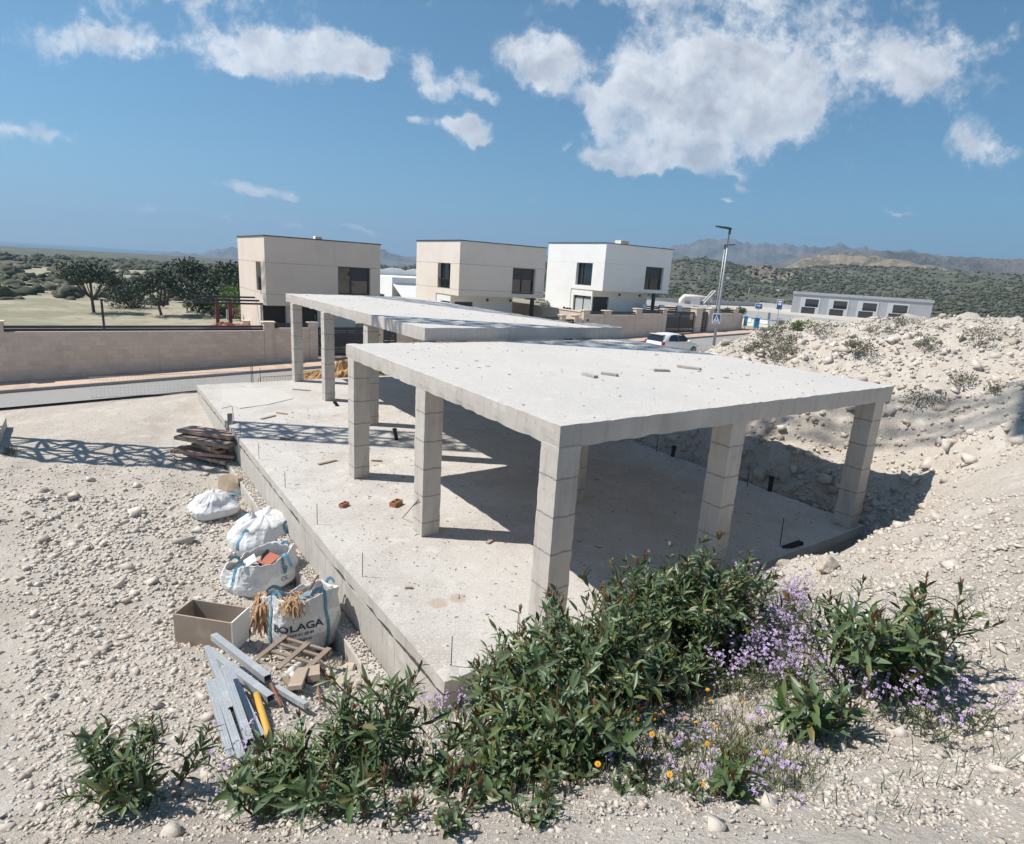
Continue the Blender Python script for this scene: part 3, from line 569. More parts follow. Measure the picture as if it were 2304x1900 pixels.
# ------------------------------------------------------------------ houses
class Fr:
    """a facade frame: u along the wall, n outwards"""
    def __init__(s, P, U, Nn): s.P = Vector((*P, 0)); s.U = Vector((*U, 0)); s.N = Vector((*Nn, 0))
    def p(s, u, n, z): q = s.P + s.U*u + s.N*n; return Vector((q.x, q.y, z))
    def box(s, mb, u0, u1, n0, n1, z0, z1): mb.hexa([s.p(u0, n0, z0), s.p(u1, n0, z0), s.p(u1, n1, z0), s.p(u0, n1, z0), s.p(u0, n0, z1), s.p(u1, n0, z1), s.p(u1, n1, z1), s.p(u0, n1, z1)])
def facade(mb, fr, W, z0, z1, ops, depth=.28):
    us = sorted({0, W, *[o[0] for o in ops], *[o[1] for o in ops]}); zs = sorted({z0, z1, *[o[2] for o in ops], *[o[3] for o in ops]})
    for i in range(len(us)-1):
        for j in range(len(zs)-1):
            cu, cz = (us[i]+us[i+1])/2, (zs[j]+zs[j+1])/2
            if any(o[0] < cu < o[1] and o[2] < cz < o[3] for o in ops): continue
            mb.quad(fr.p(us[i], 0, zs[j]), fr.p(us[i+1], 0, zs[j]), fr.p(us[i+1], 0, zs[j+1]), fr.p(us[i], 0, zs[j+1]))
    for (a, b, c, d) in ops:
        mb.quad(fr.p(a, 0, c), fr.p(a, 0, d), fr.p(a, -depth, d), fr.p(a, -depth, c)); mb.quad(fr.p(b, 0, d), fr.p(b, 0, c), fr.p(b, -depth, c), fr.p(b, -depth, d))
        mb.quad(fr.p(a, 0, c), fr.p(a, -depth, c), fr.p(b, -depth, c), fr.p(b, 0, c)); mb.quad(fr.p(a, 0, d), fr.p(b, 0, d), fr.p(b, -depth, d), fr.p(a, -depth, d))
def window(root, fr, a, b, c, d, depth=.28, mull=(.5,), shutter=None, rail=None, blind=None):
    mb = MB(); t = .06; n0, n1 = -depth-.02, -depth+.05
    fr.box(mb, a, b, n0, n1, c, c+t); fr.box(mb, a, b, n0, n1, d-t, d); fr.box(mb, a, a+t, n0, n1, c+t, d-t); fr.box(mb, b-t, b, n0, n1, c+t, d-t)
    for m in mull: u = a+(b-a)*m; fr.box(mb, u-.04, u+.04, n0, n1+.01, c+t, d-t)
    w = mb.build('window', MT_anth, root)
    mb = MB(); mb.quad(fr.p(a+.02, -depth, c+.02), fr.p(b-.02, -depth, c+.02), fr.p(b-.02, -depth, d-.02), fr.p(a+.02, -depth, d-.02)); mb.build('pane', MT_glass, w)
    if shutter:
        u0, u1, zz = shutter; mb = MB(); k = int((d-.05-zz)/.05)
        for i in range(k): fr.box(mb, a+(b-a)*u0+.03, a+(b-a)*u1-.03, -depth+.055, -depth+.075, d-.05-(i+1)*.05, d-.056-i*.05)
        mb.build('roller_shutter', MT_shut, w)
    if rail:
        mb = MB(); fr.box(mb, a+.02, b-.02, -.12, -.07, rail-.02, rail+.02)
        n = max(2, int((b-a)/.11))
        for i in range(1, n): u = a+(b-a)*i/n; fr.box(mb, u-.008, u+.008, -.105, -.085, c+.01, rail-.021)
        mb.build('railing', MT_anth, w)
    if blind:
        mb = MB(); u0, u1, z0, z1 = blind; fr.box(mb, a+(b-a)*u0, a+(b-a)*u1, -depth+.02, -depth+.03, z0, z1); mb.build('blind', MT_blind, w)
    return w
def seam(mb, fr, W, z): fr.box(mb, 0, W, -.01, .003, z-.012, z+.012)
def house(label, wallmat, lowmat, a0, a1, b0, depth, z0, zb, zt, front_ops, left_ops, low_front, low_left, low_a1, low_set, seams, col=None, left_over=3.3):
    root = thing('modern_house', ((a0+a1)/2, b0+depth/2, z0), label, 'house', 'flat roofed houses across the street')
    F = Fr((a0, b0), (1, 0), (0, -1)); Lf = Fr((a0, b0+depth), (0, -1), (-1, 0)); W = a1-a0
    mb = MB(); facade(mb, F, W, zb, zt, [o[:4] for o in front_ops])
    lo = [(depth-o[0], depth-o[1], o[2], o[3]) for o in left_ops]
    facade(mb, Lf, depth, zb, zt, [o[:4] for o in lo], .3)
    mb.quad((a1, b0, zb), (a1, b0+depth, zb), (a1, b0+depth, zt), (a1, b0, zt)); mb.quad((a1, b0+depth, zb), (a0, b0+depth, zb), (a0, b0+depth, zt), (a1, b0+depth, zt))
    mb.quad((a0, b0, zb), (a0, b0+depth, zb), (a1, b0+depth, zb), (a1, b0, zb))
    mb.quad((a0, b0, zt-.12), (a1, b0, zt-.12), (a1, b0+depth, zt-.12), (a0, b0+depth, zt-.12))
    up = mb.build('upper_wall', wallmat, root)
    # lower storey, set back under the front of the upper box
    LF = Fr((a0+.05, b0+low_set), (1, 0), (0, -1)); LL = Fr((a0+.05, b0+depth), (0, -1), (-1, 0)); d2 = depth-low_set
    mb = MB(); facade(mb, LF, low_a1-a0-.05, z0-.6, zb-.003, [o[:4] for o in low_front], .2)
    facade(mb, LL, d2, z0-.6, zb-.003, [o[:4] for o in low_left], .2)
    mb.quad((low_a1, b0+low_set, z0-.6), (low_a1, b0+depth-.05, z0-.6), (low_a1, b0+depth-.05, zb-.003), (low_a1, b0+low_set, zb-.003))
    mb.quad((low_a1, b0+depth-.05, z0-.6), (a0+.05, b0+depth-.05, z0-.6), (a0+.05, b0+depth-.05, zb-.003), (low_a1, b0+depth-.05, zb-.003))
    mb.build('lower_wall', lowmat, root)
    # flank wall that runs flush to the ground behind the overhang
    if left_over < depth:
        mb = MB(); mb.box(a0, b0+left_over, z0-.6, a0+.3, b0+depth, zb-.002); mb.build('flank_wall', wallmat, root)
    mb = MB()
    for s in seams: seam(mb, F, W, s); seam(mb, Lf, depth, s)
    mb.build('render_joint', mat('joint_line', (0.36, 0.31, 0.27), .9) if wallmat is not MT_white else mat('joint_line_white', (0.62, .62, .62), .9), root)
    mb = MB(); e = .05
    for (x0, y0, x1, y1) in ((a0-e, b0-e, a1+e, b0+.25), (a0-e, b0+depth-.25, a1+e, b0+depth+e), (a0-e, b0+.25, a0+.25, b0+depth-.25), (a1-.25, b0+.25, a1+e, b0+depth-.25)): mb.box(x0, y0, zt+.002, x1, y1, zt+.06)
    mb.build('roof_coping', MT_anth, root)
    for o in front_ops: window(root, F, *o[:4], **(o[4] if len(o) > 4 else {}))
    for o, q in zip(left_ops, lo): window(root, Lf, *q, depth=.3, **(o[4] if len(o) > 4 else {}))
    for o in low_front:
        if len(o) > 4 and o[4] == 'door':
            mb = MB(); LF.box(mb, o[0], o[1], -.2, -.14, o[2], o[3]); dr = mb.build('door', MT_anth, root)
            mb = MB(); LF.box(mb, o[1]-.14, o[1]-.11, -.14, -.08, o[2]+.9, o[2]+1.2); mb.build('handle', MT_zinc, dr)
        else: window(root, LF, *o[:4], depth=.2, **(o[4] if len(o) > 4 else {}))
    for o in low_left: window(root, LL, *o[:4], depth=.2, **(o[4] if len(o) > 4 else {}))
    if col:
        mb = MB(); mb.box(col-.11, b0+.05, z0-.6, col+.11, b0+.27, zb-.004); mb.build('support_post', MT_anth, root)
    return root, F, LF
def wall_lamp(root, fr, u, z):
    mb = MB(); fr.box(mb, u-.06, u+.06, .002, .12, z-.09, z+.09); mb.build('wall_lamp', MT_anth, root)
def roof_unit(root, x0, y0, x1, y1, z0, z1, m):
    mb = MB(); mb.box(x0, y0, z0-.3, x1, y1, z1); o = mb.build('roof_unit', m, root)
    mb = MB(); n = 5
    for i in range(n): t = x0+(x1-x0)*(i+.5)/n; mb.box(t-.04, y0-.012, z0+.05, t+.04, y0-.001, z1-.05)
    mb.build('grille', mat('unit_grille', (.25, .25, .24), .6), o)

r1, F1, LF1 = house('beige two storey house with one wide window, left end of the row', MT_beige, MT_white, 8.27, 15.06, 36.5, 7.2, .3, 2.1, 5.88,
    [(4.13, 6.16, 2.84, 4.46, dict(mull=(.43,), shutter=(.43, 1, 3.62)))], [(2.25, 1.02, 2.83, 4.5, dict(mull=(), rail=3.6))],
    [(1.55, 3.2, .3, 2.05, 'door')], [(4.35, 5.95, .3, 2.0, dict(mull=(.5,)))], 13.9, 1.2, (2.74, 4.47), None, 1.55)
mb = MB(); F1.box(mb, .02, 1.28, -1.0, -.98, .3, 2.095); mb.build('opening_shade_sheet', MT_black, r1)  # black sheet stands in for the shade inside the covered terrace opening
roof_unit(r1, 11.55, 38.0, 11.95, 38.4, 5.85, 6.15, MT_white)
r2, F2, LF2 = house('cream two storey house with overhanging corner, middle of the row', MT_peach, MT_white, 20.67, 27.86, 36.5, 6.6, 1.0, 2.97, 6.56,
    [(4.35, 6.37, 3.24, 5.04, dict(mull=(.48,), shutter=(0, 1, 4.2)))], [(3.1, 1.25, 3.35, 5.08, dict(mull=(.62,), rail=4.0))],
    [(.35, 1.85, 1.0, 2.5, 'door')], [(4.0, 5.35, 1.0, 2.5, dict(mull=(.5,)))], 25.95, 1.2, (3.38, 5.08), 27.0, 3.3)
for u in (3.0, 5.0): wall_lamp(r2, LF2, u, 2.68)
r3, F3, LF3 = house('white two storey house with overhanging corner and black post, right end of the row', MT_white, MT_white, 33.82, 41.5, 36.6, 7.4, 1.7, 3.69, 7.36,
    [(4.66, 6.85, 3.97, 5.83, dict(mull=(.4,), shutter=(0, 1, 4.85)))], [(3.4, 1.4, 4.02, 5.81, dict(mull=(.28,)))],
    [(.12, 1.9, 1.75, 3.18, 'door')], [(3.85, 6.1, 1.75, 3.18, dict(mull=(.5,), blind=(.05, .9, 1.9, 3.0)))], 40.25, 1.2, (5.84,), 39.95, 3.9)
for u in (3.0, 5.4): wall_lamp(r3, LF3, u, 3.4)
roof_unit(r3, 36.1, 37.4, 37.0, 38.1, 7.35, 7.75, mat('unit_cream', (.62, .58, .5), .7))
# pergola beside the first house
PG = thing('steel_pergola', (5, 38, .2), 'black steel pergola beams beside the left beige house', 'pergola')
for (b, px0, px1, y) in ((37.0, 440, 597, 684.5), (37.9, 440, 596, 677.5), (39.0, 440, 579, 670)):
    p0 = on_b(px0, y, b); p1 = on_b(px1, y, b); z = p1.z; mb = MB(); mb.box(p0.x, b-.04, z-.05, min(p1.x, 8.2), b+.04, z+.05); mb.build('beam', MT_anth, PG)
zz = on_b(597, 684.5, 37.0).z
for a in (2.6, 4.6, 6.4): mb = MB(); mb.box(a, 37.04, zz-.05, a+.06, 38.98, zz-.02); mb.build('cross_beam', MT_anth, PG)
for (a, b) in ((.5, 37.0), (.5, 39.0)): mb = MB(); mb.box(a, b-.04, 0, a+.08, b+.04, zz-.05); mb.build('post', MT_anth, PG)

# ------------------------------------------------------------------ boundary walls, gates
def slat_rail(parent, a0, a1, b, z0, z1, n=3):
    mb = MB(); h = (z1-z0)/n
    for i in range(n): mb.box(a0, b-.02, z0+i*h+.018, a1, b+.02, z0+(i+1)*h)
    return mb.build('slat_panel', MT_anth, parent)
def pillar(parent, a0, a1, z0, z1, b=31.93, d=.36, m=MT_wall):
    mb = MB(); mb.box(a0, b-.012, z0, a1, b+d, z1-.06); o = mb.build('pillar', m, parent)
    mb = MB(); mb.box(a0-.06, b-.07, z1-.059, a1+.06, b+d+.06, z1); mb.build('cap', MT_cap, o, bevel=.012)
def wall_run(parent, a0, a1, zt, b=31.93, t=.26, m=MT_wall):
    mb = MB(); n = max(1, int((a1-a0)/3))
    for i in range(n):
        x0, x1 = a0+(a1-a0)*i/n, a0+(a1-a0)*(i+1)/n
        mb.hexa([(x0, b, street(x0)-.4), (x1, b, street(x1)-.4), (x1, b+t, street(x1)-.4), (x0, b+t, street(x0)-.4), (x0, b, zt-.03), (x1, b, zt-.03), (x1, b+t, zt-.03), (x0, b+t, zt-.03)])
    o = mb.build('wall', m, parent); mb = MB(); mb.box(a0, b-.02, zt-.029, a1, b+t+.02, zt); mb.build('coping', MT_cap, o)
W1 = thing('boundary_wall', (6, 31.9, -.4), 'long tan block wall with dark slat rails left of the beige house', 'wall', 'block walls along the pavement')
wall_run(W1, -9.0, 7.07, 1.20); slat_rail(W1, -9.0, 7.06, 32.05, 1.2, 1.46, 2); pillar(W1, 7.08, 7.58, -.8, 1.66)
wall_run(W1, 7.585, 9.3, 1.33); slat_rail(W1, 7.6, 9.29, 32.05, 1.33, 1.58, 2); pillar(W1, 9.31, 9.75, -.8, 1.64)
for a in (-8.9, -3.4): pillar(W1, a, a+.45, -1.4, 1.66)
def gate(name, a0, a1, b, z0a, z0b, zt, gaps, label, cat):
    g = thing(name, ((a0+a1)/2, b, z0a), label, cat); mb = MB(); n = 17; h = (zt-min(z0a, z0b))/n
    for i in range(n):
        gp = .022 if i in gaps else .004
        z = max(z0a, z0b)*0 + min(z0a, z0b) + i*h
        mb.box(a0+.05, b-.015, z+gp, a1-.05, b+.015, z+h)
    mb.build('slats', MT_anth, g)
    mb = MB(); z0 = min(z0a, z0b)
    for x in (a0, a1-.06, (a0+a1)/2-.03): mb.box(x, b-.03, z0, x+.06, b+.03, zt)
    mb.box(a0+.06, b-.028, zt-.06, a1-.06, b+.028, zt-.001); mb.build('gate_frame', MT_anth, g)
    mb = MB(); mb.tube([(a1-.16, b-.03, z0+1.0), (a1-.16, b-.08, z0+1.0), (a1-.28, b-.08, z0+1.0)], .012, 6); mb.build('handle', MT_zinc, g)
    return g
gate('sliding_gate', 9.78, 12.9, 32.05, -.16, -.16, 1.36, (2, 3, 4, 5, 13, 14, 15), 'wide dark slatted gate between the grey columns, front of the beige house', 'gate')
W1b = thing('boundary_wall', (14, 31.9, -.2), 'short tan block wall with a small slatted opening beside the wide left gate', 'wall', 'block walls along the pavement')
pillar(W1b, 12.95, 13.38, -.6, 1.5); pillar(W1b, 14.2, 14.65, -.6, 1.5); wall_run(W1b, 14.65, 18.0, 1.35); slat_rail(W1b, 14.65, 18.0, 32.05, 1.35, 1.6, 2)
mb = MB(); mb.box(13.1, 31.915, .9, 13.2, 31.93, 1.0); mb.build('intercom', MT_black, W1b)
gate('garden_gate', 13.4, 14.18, 32.05, -.12, -.12, 1.24, (1, 3, 5, 7, 9, 11, 13, 15), 'narrow dark slatted gate seen under the far slab edge', 'gate')
W2 = thing('boundary_wall', (27, 31.9, .3), 'low tan block wall with two capped pillars in front of the middle house', 'wall', 'block walls along the pavement')
wall_run(W2, 18.2, 26.0, 1.8); slat_rail(W2, 18.2, 26.0, 32.05, 1.8, 2.02, 2); pillar(W2, 26.05, 26.44, .1, 2.18); pillar(W2, 27.24, 27.62, .1, 2.18); wall_run(W2, 27.63, 27.92, 1.95)
gate('garden_gate', 26.46, 27.22, 32.05, .35, .35, 1.88, (1, 3, 5, 7, 9, 11, 13, 15), 'narrow dark gate between two pillars in front of the middle house', 'gate')
W3 = thing('boundary_wall', (36, 31.9, .7), 'tan block wall with capped pillars and black rails in front of the white house', 'wall', 'block walls along the pavement')
for (a0, a1) in ((28.0, 28.55), (29.98, 30.58), (33.08, 33.66)): pillar(W3, a0, a1, .2, 2.52 if a0 < 33 else 2.71)
pillar(W3, 35.98, 36.4, .6, 2.71); pillar(W3, 39.82, 40.55, .6, 2.84, d=.6); pillar(W3, 41.4, 41.98, .6, 2.84); pillar(W3, 44.65, 45.22, .8, 2.84)
wall_run(W3, 28.56, 29.97, 2.2); slat_rail(W3, 28.57, 29.96, 32.05, 2.2, 2.45, 2); wall_run(W3, 30.59, 33.07, 2.2); slat_rail(W3, 30.6, 33.06, 32.05, 2.2, 2.45, 2)
wall_run(W3, 33.67, 35.97, 2.32); slat_rail(W3, 33.68, 35.96, 32.05, 2.32, 2.62, 2); wall_run(W3, 41.99, 44.64, 2.46); slat_rail(W3, 42.0, 44.63, 32.05, 2.46, 2.74, 2); wall_run(W3, 45.23, 45.95, 2.46); slat_rail(W3, 45.24, 45.9, 32.05, 2.46, 2.74, 2)
mb = MB(); mb.box(45.69, 32.19, .5, 45.95, 41, 2.46); mb.build('side_wall', MT_wall, W3)
mb = MB(); mb.box(28.3, 31.9, 1.75, 28.5, 31.915, 1.9); mb.build('letter_box', MT_anth, W3)
gate('sliding_gate', 36.45, 39.78, 32.1, .9, .9, 2.52, (2, 3, 11, 12, 13, 14, 15), 'wide dark slatted gate in the wall of the white house, behind the car', 'gate')
gate('garden_gate', 40.6, 41.37, 32.1, .9, .9, 2.55, (1, 3, 5, 7, 9, 11, 13, 15), 'narrow dark slatted gate right of the wide gate, behind the lamp pole', 'gate')
DW = thing('dividing_wall', (28.1, 38, 1), 'block wall running back between the cream and white houses', 'wall')
mb = MB(); mb.box(27.96, 32.2, .2, 28.2, 44, 2.35); mb.build('wall', MT_wall, DW); mb = MB(); mb.box(27.92, 32.2, 2.351, 28.24, 44, 2.41); mb.build('coping', MT_cap, DW)
# white rear fence of the white house
WF = thing('white_fence', tuple(at_h(1540, 700, 56)), 'white wall with dark slat infill between white piers, behind the right hand gate', 'fence')
p0 = at_h(1448, 690, 53.5); p1 = at_h(1640, 702, 58.5); dv = (p1-p0); L_ = math.hypot(dv.x, dv.y); ux, uy = dv.x/L_, dv.y/L_
FW = Fr((p0.x, p0.y), (ux, uy), (uy, -ux)); zt = 2.75
mb = MB(); FW.box(mb, -2, L_+1, -.2, 0, -.5, zt-.75); mb.build('wall', MT_white, WF)
k = 0
for u in np.linspace(.1, L_, 6):
    mb = MB(); FW.box(mb, u-.2, u+.2, -.24, .04, zt-.749, zt); mb.build('pier', MT_white, WF)
    if k < 5:
        mb = MB(); u1 = u+(L_-.1)/5
        for j in range(4): FW.box(mb, u+.2, u1-.2, -.14, -.1, zt-.72+j*.155, zt-.6+j*.155)
        mb.build('slat_panel', MT_anth, WF)
    k += 1

# ------------------------------------------------------------------ farther buildings
def simple_building(label, name, P, U, W, D, z0, z1, wallm, roofm, rim=.25):
    b = thing(name, (P[0], P[1], z0), label, 'building'); nrm = (U[1], -U[0]); f = Fr(P, U, nrm)
    mb = MB(); f.box(mb, 0, W, -D, 0, z0, z1-rim); mb.build('wall', wallm, b)
    mb = MB(); f.box(mb, -.1, W+.1, -.25, .1, z1-rim+.001, z1); f.box(mb, -.1, W+.1, -D-.1, -D+.25, z1-rim+.001, z1); f.box(mb, -.1, .25, -D+.25, -.25, z1-rim+.001, z1); f.box(mb, W-.25, W+.1, -D+.25, -.25, z1-rim+.001, z1)
    mb.build('parapet', MT_fascia, b)
    mb = MB(); f.box(mb, .25, W-.25, -D+.25, -.25, z1-rim-.02, z1-rim+.03); mb.build('roof', roofm, b)
    return b, f
p0 = at_h(1380, 730, 84); p1 = at_h(1990, 745, 62); d = p1-p0; L_ = math.hypot(d.x, d.y)
WH, fW = simple_building('long low building with pale gravel roof and grey fascia behind the white house', 'warehouse', (p0.x, p0.y), (d.x/L_, d.y/L_), L_, 30, -3, 2.25, mat('cream_block', (.74, .68, .6), .9), MT_grey_roof, .7)
def fu(px, py):   # along-wall position of a photo point on the warehouse front
    dd = ray(px, py); den = dd.x*fW.N.x+dd.y*fW.N.y; t = ((fW.P.x-CAM.x)*fW.N.x+(fW.P.y-CAM.y)*fW.N.y)/den; q = CAM+dd*t; return (q-fW.P).dot(fW.U), q.z
for (x0, y0, x1, y1, nm, m) in ((1736, 713, 1747, 731, 'doorway', MT_fascia), (1751, 715, 1757, 726, 'doorway', MT_fascia), (1763, 717, 1782, 730, 'shutter_door', MT_white), (1676, 708, 1690, 726, 'shutter_door', MT_white), (1710, 711, 1733, 731, 'shutter_door', MT_signw)):
    u0, za = fu(x0, y0); u1, zb = fu(x1, y1); mb = MB(); fW.box(mb, u0, u1, -.05, .04, zb, za); mb.build(nm, m, WH)
mb = MB(); c0 = at_h(1535, 671, 88); zr = 1.42
mb.tube([(c0.x, c0.y, zr), (c0.x, c0.y, zr+.9), (c0.x+.3, c0.y-.1, zr+1.25), (c0.x+1.5, c0.y-.7, zr+1.25), (c0.x+3.8, c0.y-1.9, zr+1.1)], .42, 12); DU = mb.build('vent_duct', MT_peach, None, smooth=True, origin=(c0.x, c0.y, zr)); tag(DU, 'fat cream bent pipe lying on the low gravel roof', 'pipe')
c1 = at_h(1567, 671, 86); mb = MB(); mb.obox((c1.x, c1.y, zr+.65), (1.7, 1.2, 1.3), Matrix.Rotation(.6, 3, 'Z')); o = mb.build('plant_box', MT_fascia, origin=(c1.x, c1.y, zr)); tag(o, 'grey machine box on the low gravel roof beside the bent pipe', 'machine')
c2 = at_h(1583, 674, 86); mb = MB(); e = Vector((1.0, -.6, 0))
q0 = Vector((c2.x-.6, c2.y, zr)); q1 = q0+e*1.6+Vector((0, 0, 2.4)); q2 = q0+e*1.3
for off in (Vector((0, 0, 0)), Vector((.5, .8, 0))):
    mb.tube([q0+off, q1+off], .09, 6); mb.tube([q2+off, q0+e*.95+off+Vector((0, 0, 1.42))], .09, 6); mb.tube([q0+off, q2+off], .07, 6)
    mb.tube([q1+off, q1+off+Vector((.5, .2, -1.2))], .05, 5)
mb.tube([q1, q1+Vector((.5, .8, 0))], .07, 6); o = mb.build('tilting_frame', MT_pole, origin=tuple(c2)); tag(o, 'slanted tubular metal frame standing on the low gravel roof', 'frame')
g0 = at_h(1778, 707, 92); GBd, fG = simple_building('grey building with tall glazed bays at the right edge', 'grey_building', (g0.x, g0.y), (.5, -.866), 16, 9, -3, 4.35, MT_fascia, MT_grey_roof, .3)
for i in range(4):
    mb = MB(); u = 1.0+i*3.4; fG.box(mb, u, u+2.4, -.02, .04, .9, 3.7); w = mb.build('window', mat('pale_frame', (.55, .57, .6), .5), GBd)
    mb = MB(); fG.box(mb, u+.25, u+1.9, .041, .05, 1.0, 2.4); fG.box(mb, u+.6, u+2.2, .041, .05, 2.5, 3.5); mb.build('pane', MT_glass, w)
# house between the first two
c = at_h(882.5, 624, 62); NB = thing('neighbour_house', (c.x, c.y, 0), 'low white house with sloping white canopy between the two tan houses', 'house')
fN = Fr((c.x, c.y), (1, 0), (0, -1)); ztn = at_h(882.5, 624, 62).z
mb = MB(); mb.box(c.x, c.y, -2, c.x+9, c.y+8, ztn); mb.build('wall', MT_white, NB)
zc = at_h(884, 640, 62).z
mb = MB(); mb.hexa([(c.x+.1, c.y-2.6, zc-1.35), (c.x+9, c.y-2.6, zc-1.35), (c.x+9, c.y-.01, zc-.05), (c.x+.1, c.y-.01, zc-.05), (c.x+.1, c.y-2.6, zc-1.2), (c.x+9, c.y-2.6, zc-1.2), (c.x+9, c.y-.01, zc+.1), (c.x+.1, c.y-.01, zc+.1)]); mb.build('canopy', MT_white, NB)
mb = MB(); mb.box(c.x+.15, c.y-2.5, -2, c.x+.2, c.y-.02, zc-1.4); mb.box(c.x+.2, c.y-2.5, -2, c.x+2.2, c.y-2.45, zc-1.4); mb.build('glazed_porch', MT_glass, NB)
mb = MB(); mb.box(c.x+2.3, c.y-2.6, -2, c.x+9, c.y-2.55, zc-2.0); mb.build('board_screen', MT_wood2, NB)
mb = MB(); mb.box(c.x-.01, c.y+1.9, zc-2.2, c.x+.002, c.y+3.4, zc-1.1); mb.build('window', MT_anth, NB)
WV = MB(); n = 60
for i in range(n):
    x0, x1 = c.x-.3+9.5*i/n, c.x-.3+9.5*(i+1)/n; h0, h1 = .28*abs(math.sin(x0*1.15)), .28*abs(math.sin(x1*1.15))
    WV.hexa([(x0, c.y+8.4, -1), (x1, c.y+8.4, -1), (x1, c.y+8.6, -1), (x0, c.y+8.6, -1), (x0, c.y+8.4, ztn+.55+h0), (x1, c.y+8.4, ztn+.55+h1), (x1, c.y+8.6, ztn+.55+h1), (x0, c.y+8.6, ztn+.55+h0)])
o = WV.build('scalloped_wall', MT_white, origin=(c.x+4, c.y+8.5, -1)); tag(o, 'white wall with scalloped top behind the low white house', 'wall')

# ------------------------------------------------------------------ street things
def base_at(px, py): # on the street plane
    dd = ray(px, py); t = (-.82-H)/(dd.z-.04*dd.x); return CAM+dd*t
def lamp_post(p, h, arm, label, lean=0.0):
    L = thing('street_lamp', tuple(p), label, 'street lamp', 'tall street lamps')
    mb = MB(); mb.tube([p-Vector((0, 0, .9)), p+Vector((0, 0, h*.3)), p+Vector((0, 0, h))], [.10, .085, .05], 12); mb.disc(p+Vector((0, 0, .02)), (0, 0, 1), .2, .05, 12); mb.build('pole', MT_pole, L, smooth=True)
    e = Vector((*arm, 0)); top = p+Vector((0, 0, h)); s = e.cross(Vector((0, 0, 1)))
    mb = MB(); mb.tube([top-Vector((0, 0, .35)), top+Vector((0, 0, .06))], .075, 10); mb.build('collar', MT_anth, L, smooth=True)
    mb = MB()
    pts = [(-.1, .06, .05), (.15, .11, .07), (.8, .13, .05), (1.0, .05, .03)]; pr = []
    for (u, w, t) in pts: q = top+e*u+Vector((0, 0, .02+u*.09)); pr.append([q+s*w-Vector((0, 0, t)), q-s*w-Vector((0, 0, t)), q-s*w*.7+Vector((0, 0, t)), q+s*w*.7+Vector((0, 0, t))])
    for i in range(3):
        for k in range(4): mb.quad(pr[i][k], pr[i][(k+1) % 4], pr[i+1][(k+1) % 4], pr[i+1][k])
    mb.quad(*pr[0]); mb.quad(*reversed(pr[3])); mb.build('lamp_head', MT_anth, L)
    return L
lp = base_at(1605.5, 779); lp.z += .0
lamp_post(lp, 7.8, tuple(-_rt.xy.normalized()), 'tall grey street lamp carrying the crossing sign, head pointing left')
lp2 = at_h(1606, 737, 66); lamp_post(Vector((lp2.x, lp2.y, lp2.z)), 8.1, tuple(_rt.xy.normalized()), 'thinner street lamp behind the first one, head pointing right')
lp3 = at_h(1681, 685, 190); lamp_post(lp3, 5.2, tuple(_rt.xy.normalized()), 'small distant street lamp in front of the wooded hill')
# crossing sign
SG = thing('crossing_sign', (lp.x, lp.y, lp.z+2.4), 'square blue pedestrian crossing sign fixed to the lamp pole', 'road sign')
cpt = at_h(1612, 717.5, math.hypot(lp.x, lp.y)-.16); r2d = Vector((_rt.x, _rt.y, 0)).normalized(); nn = Vector((-cpt.x, -cpt.y, 0)).normalized(); r2d = Vector((0, 0, 1)).cross(nn).normalized(); fS = Fr((cpt.x, cpt.y), (r2d.x, r2d.y), (nn.x, nn.y)); zc = cpt.z
w_, h_ = .265, .335
mb = MB(); fS.box(mb, -w_, w_, -.02, 0, zc-h_, zc+h_); mb.build('plate', MT_signw, SG, bevel=.012)
mb = MB(); fS.box(mb, -w_+.035, w_-.035, .001, .004, zc-h_+.135, zc+h_-.035); mb.build('blue_field', MT_blue, SG)
mb = MB(); mb.quad(fS.p(-.19, .007, zc-h_+.16), fS.p(.19, .007, zc-h_+.16), fS.p(0, .007, zc+h_-.07)); mb.build('white_triangle', MT_signw, SG)
mb = MB(); z0 = zc-h_
def seg2(u0, za, u1, zb, w):
    v = Vector((u1-u0, zb-za)).normalized(); nx, nz = -v.y*w/2, v.x*w/2
    mb.quad(fS.p(u0-nx, .010, za-nz), fS.p(u1-nx, .010, zb-nz), fS.p(u1+nx, .010, zb+nz), fS.p(u0+nx, .010, za+nz))
seg2(0, z0+.31, .005, z0+.43, .055); seg2(-.075, z0+.19, 0, z0+.32, .034); seg2(.075, z0+.19, .005, z0+.32, .034); seg2(-.06, z0+.33, 0, z0+.41, .024); seg2(.065, z0+.34, .005, z0+.41, .024)
mb.quad(*[fS.p(.005+.027*math.cos(t), .010, z0+.462+.027*math.sin(t)) for t in np.linspace(0, 2*math.pi, 10)[:-1]]); mb.build('walking_figure', MT_black, SG)
mb = MB(); fS.box(mb, -.2, .2, .001, .005, z0+.04, z0+.085); mb.build('lower_bar', MT_blue, SG)
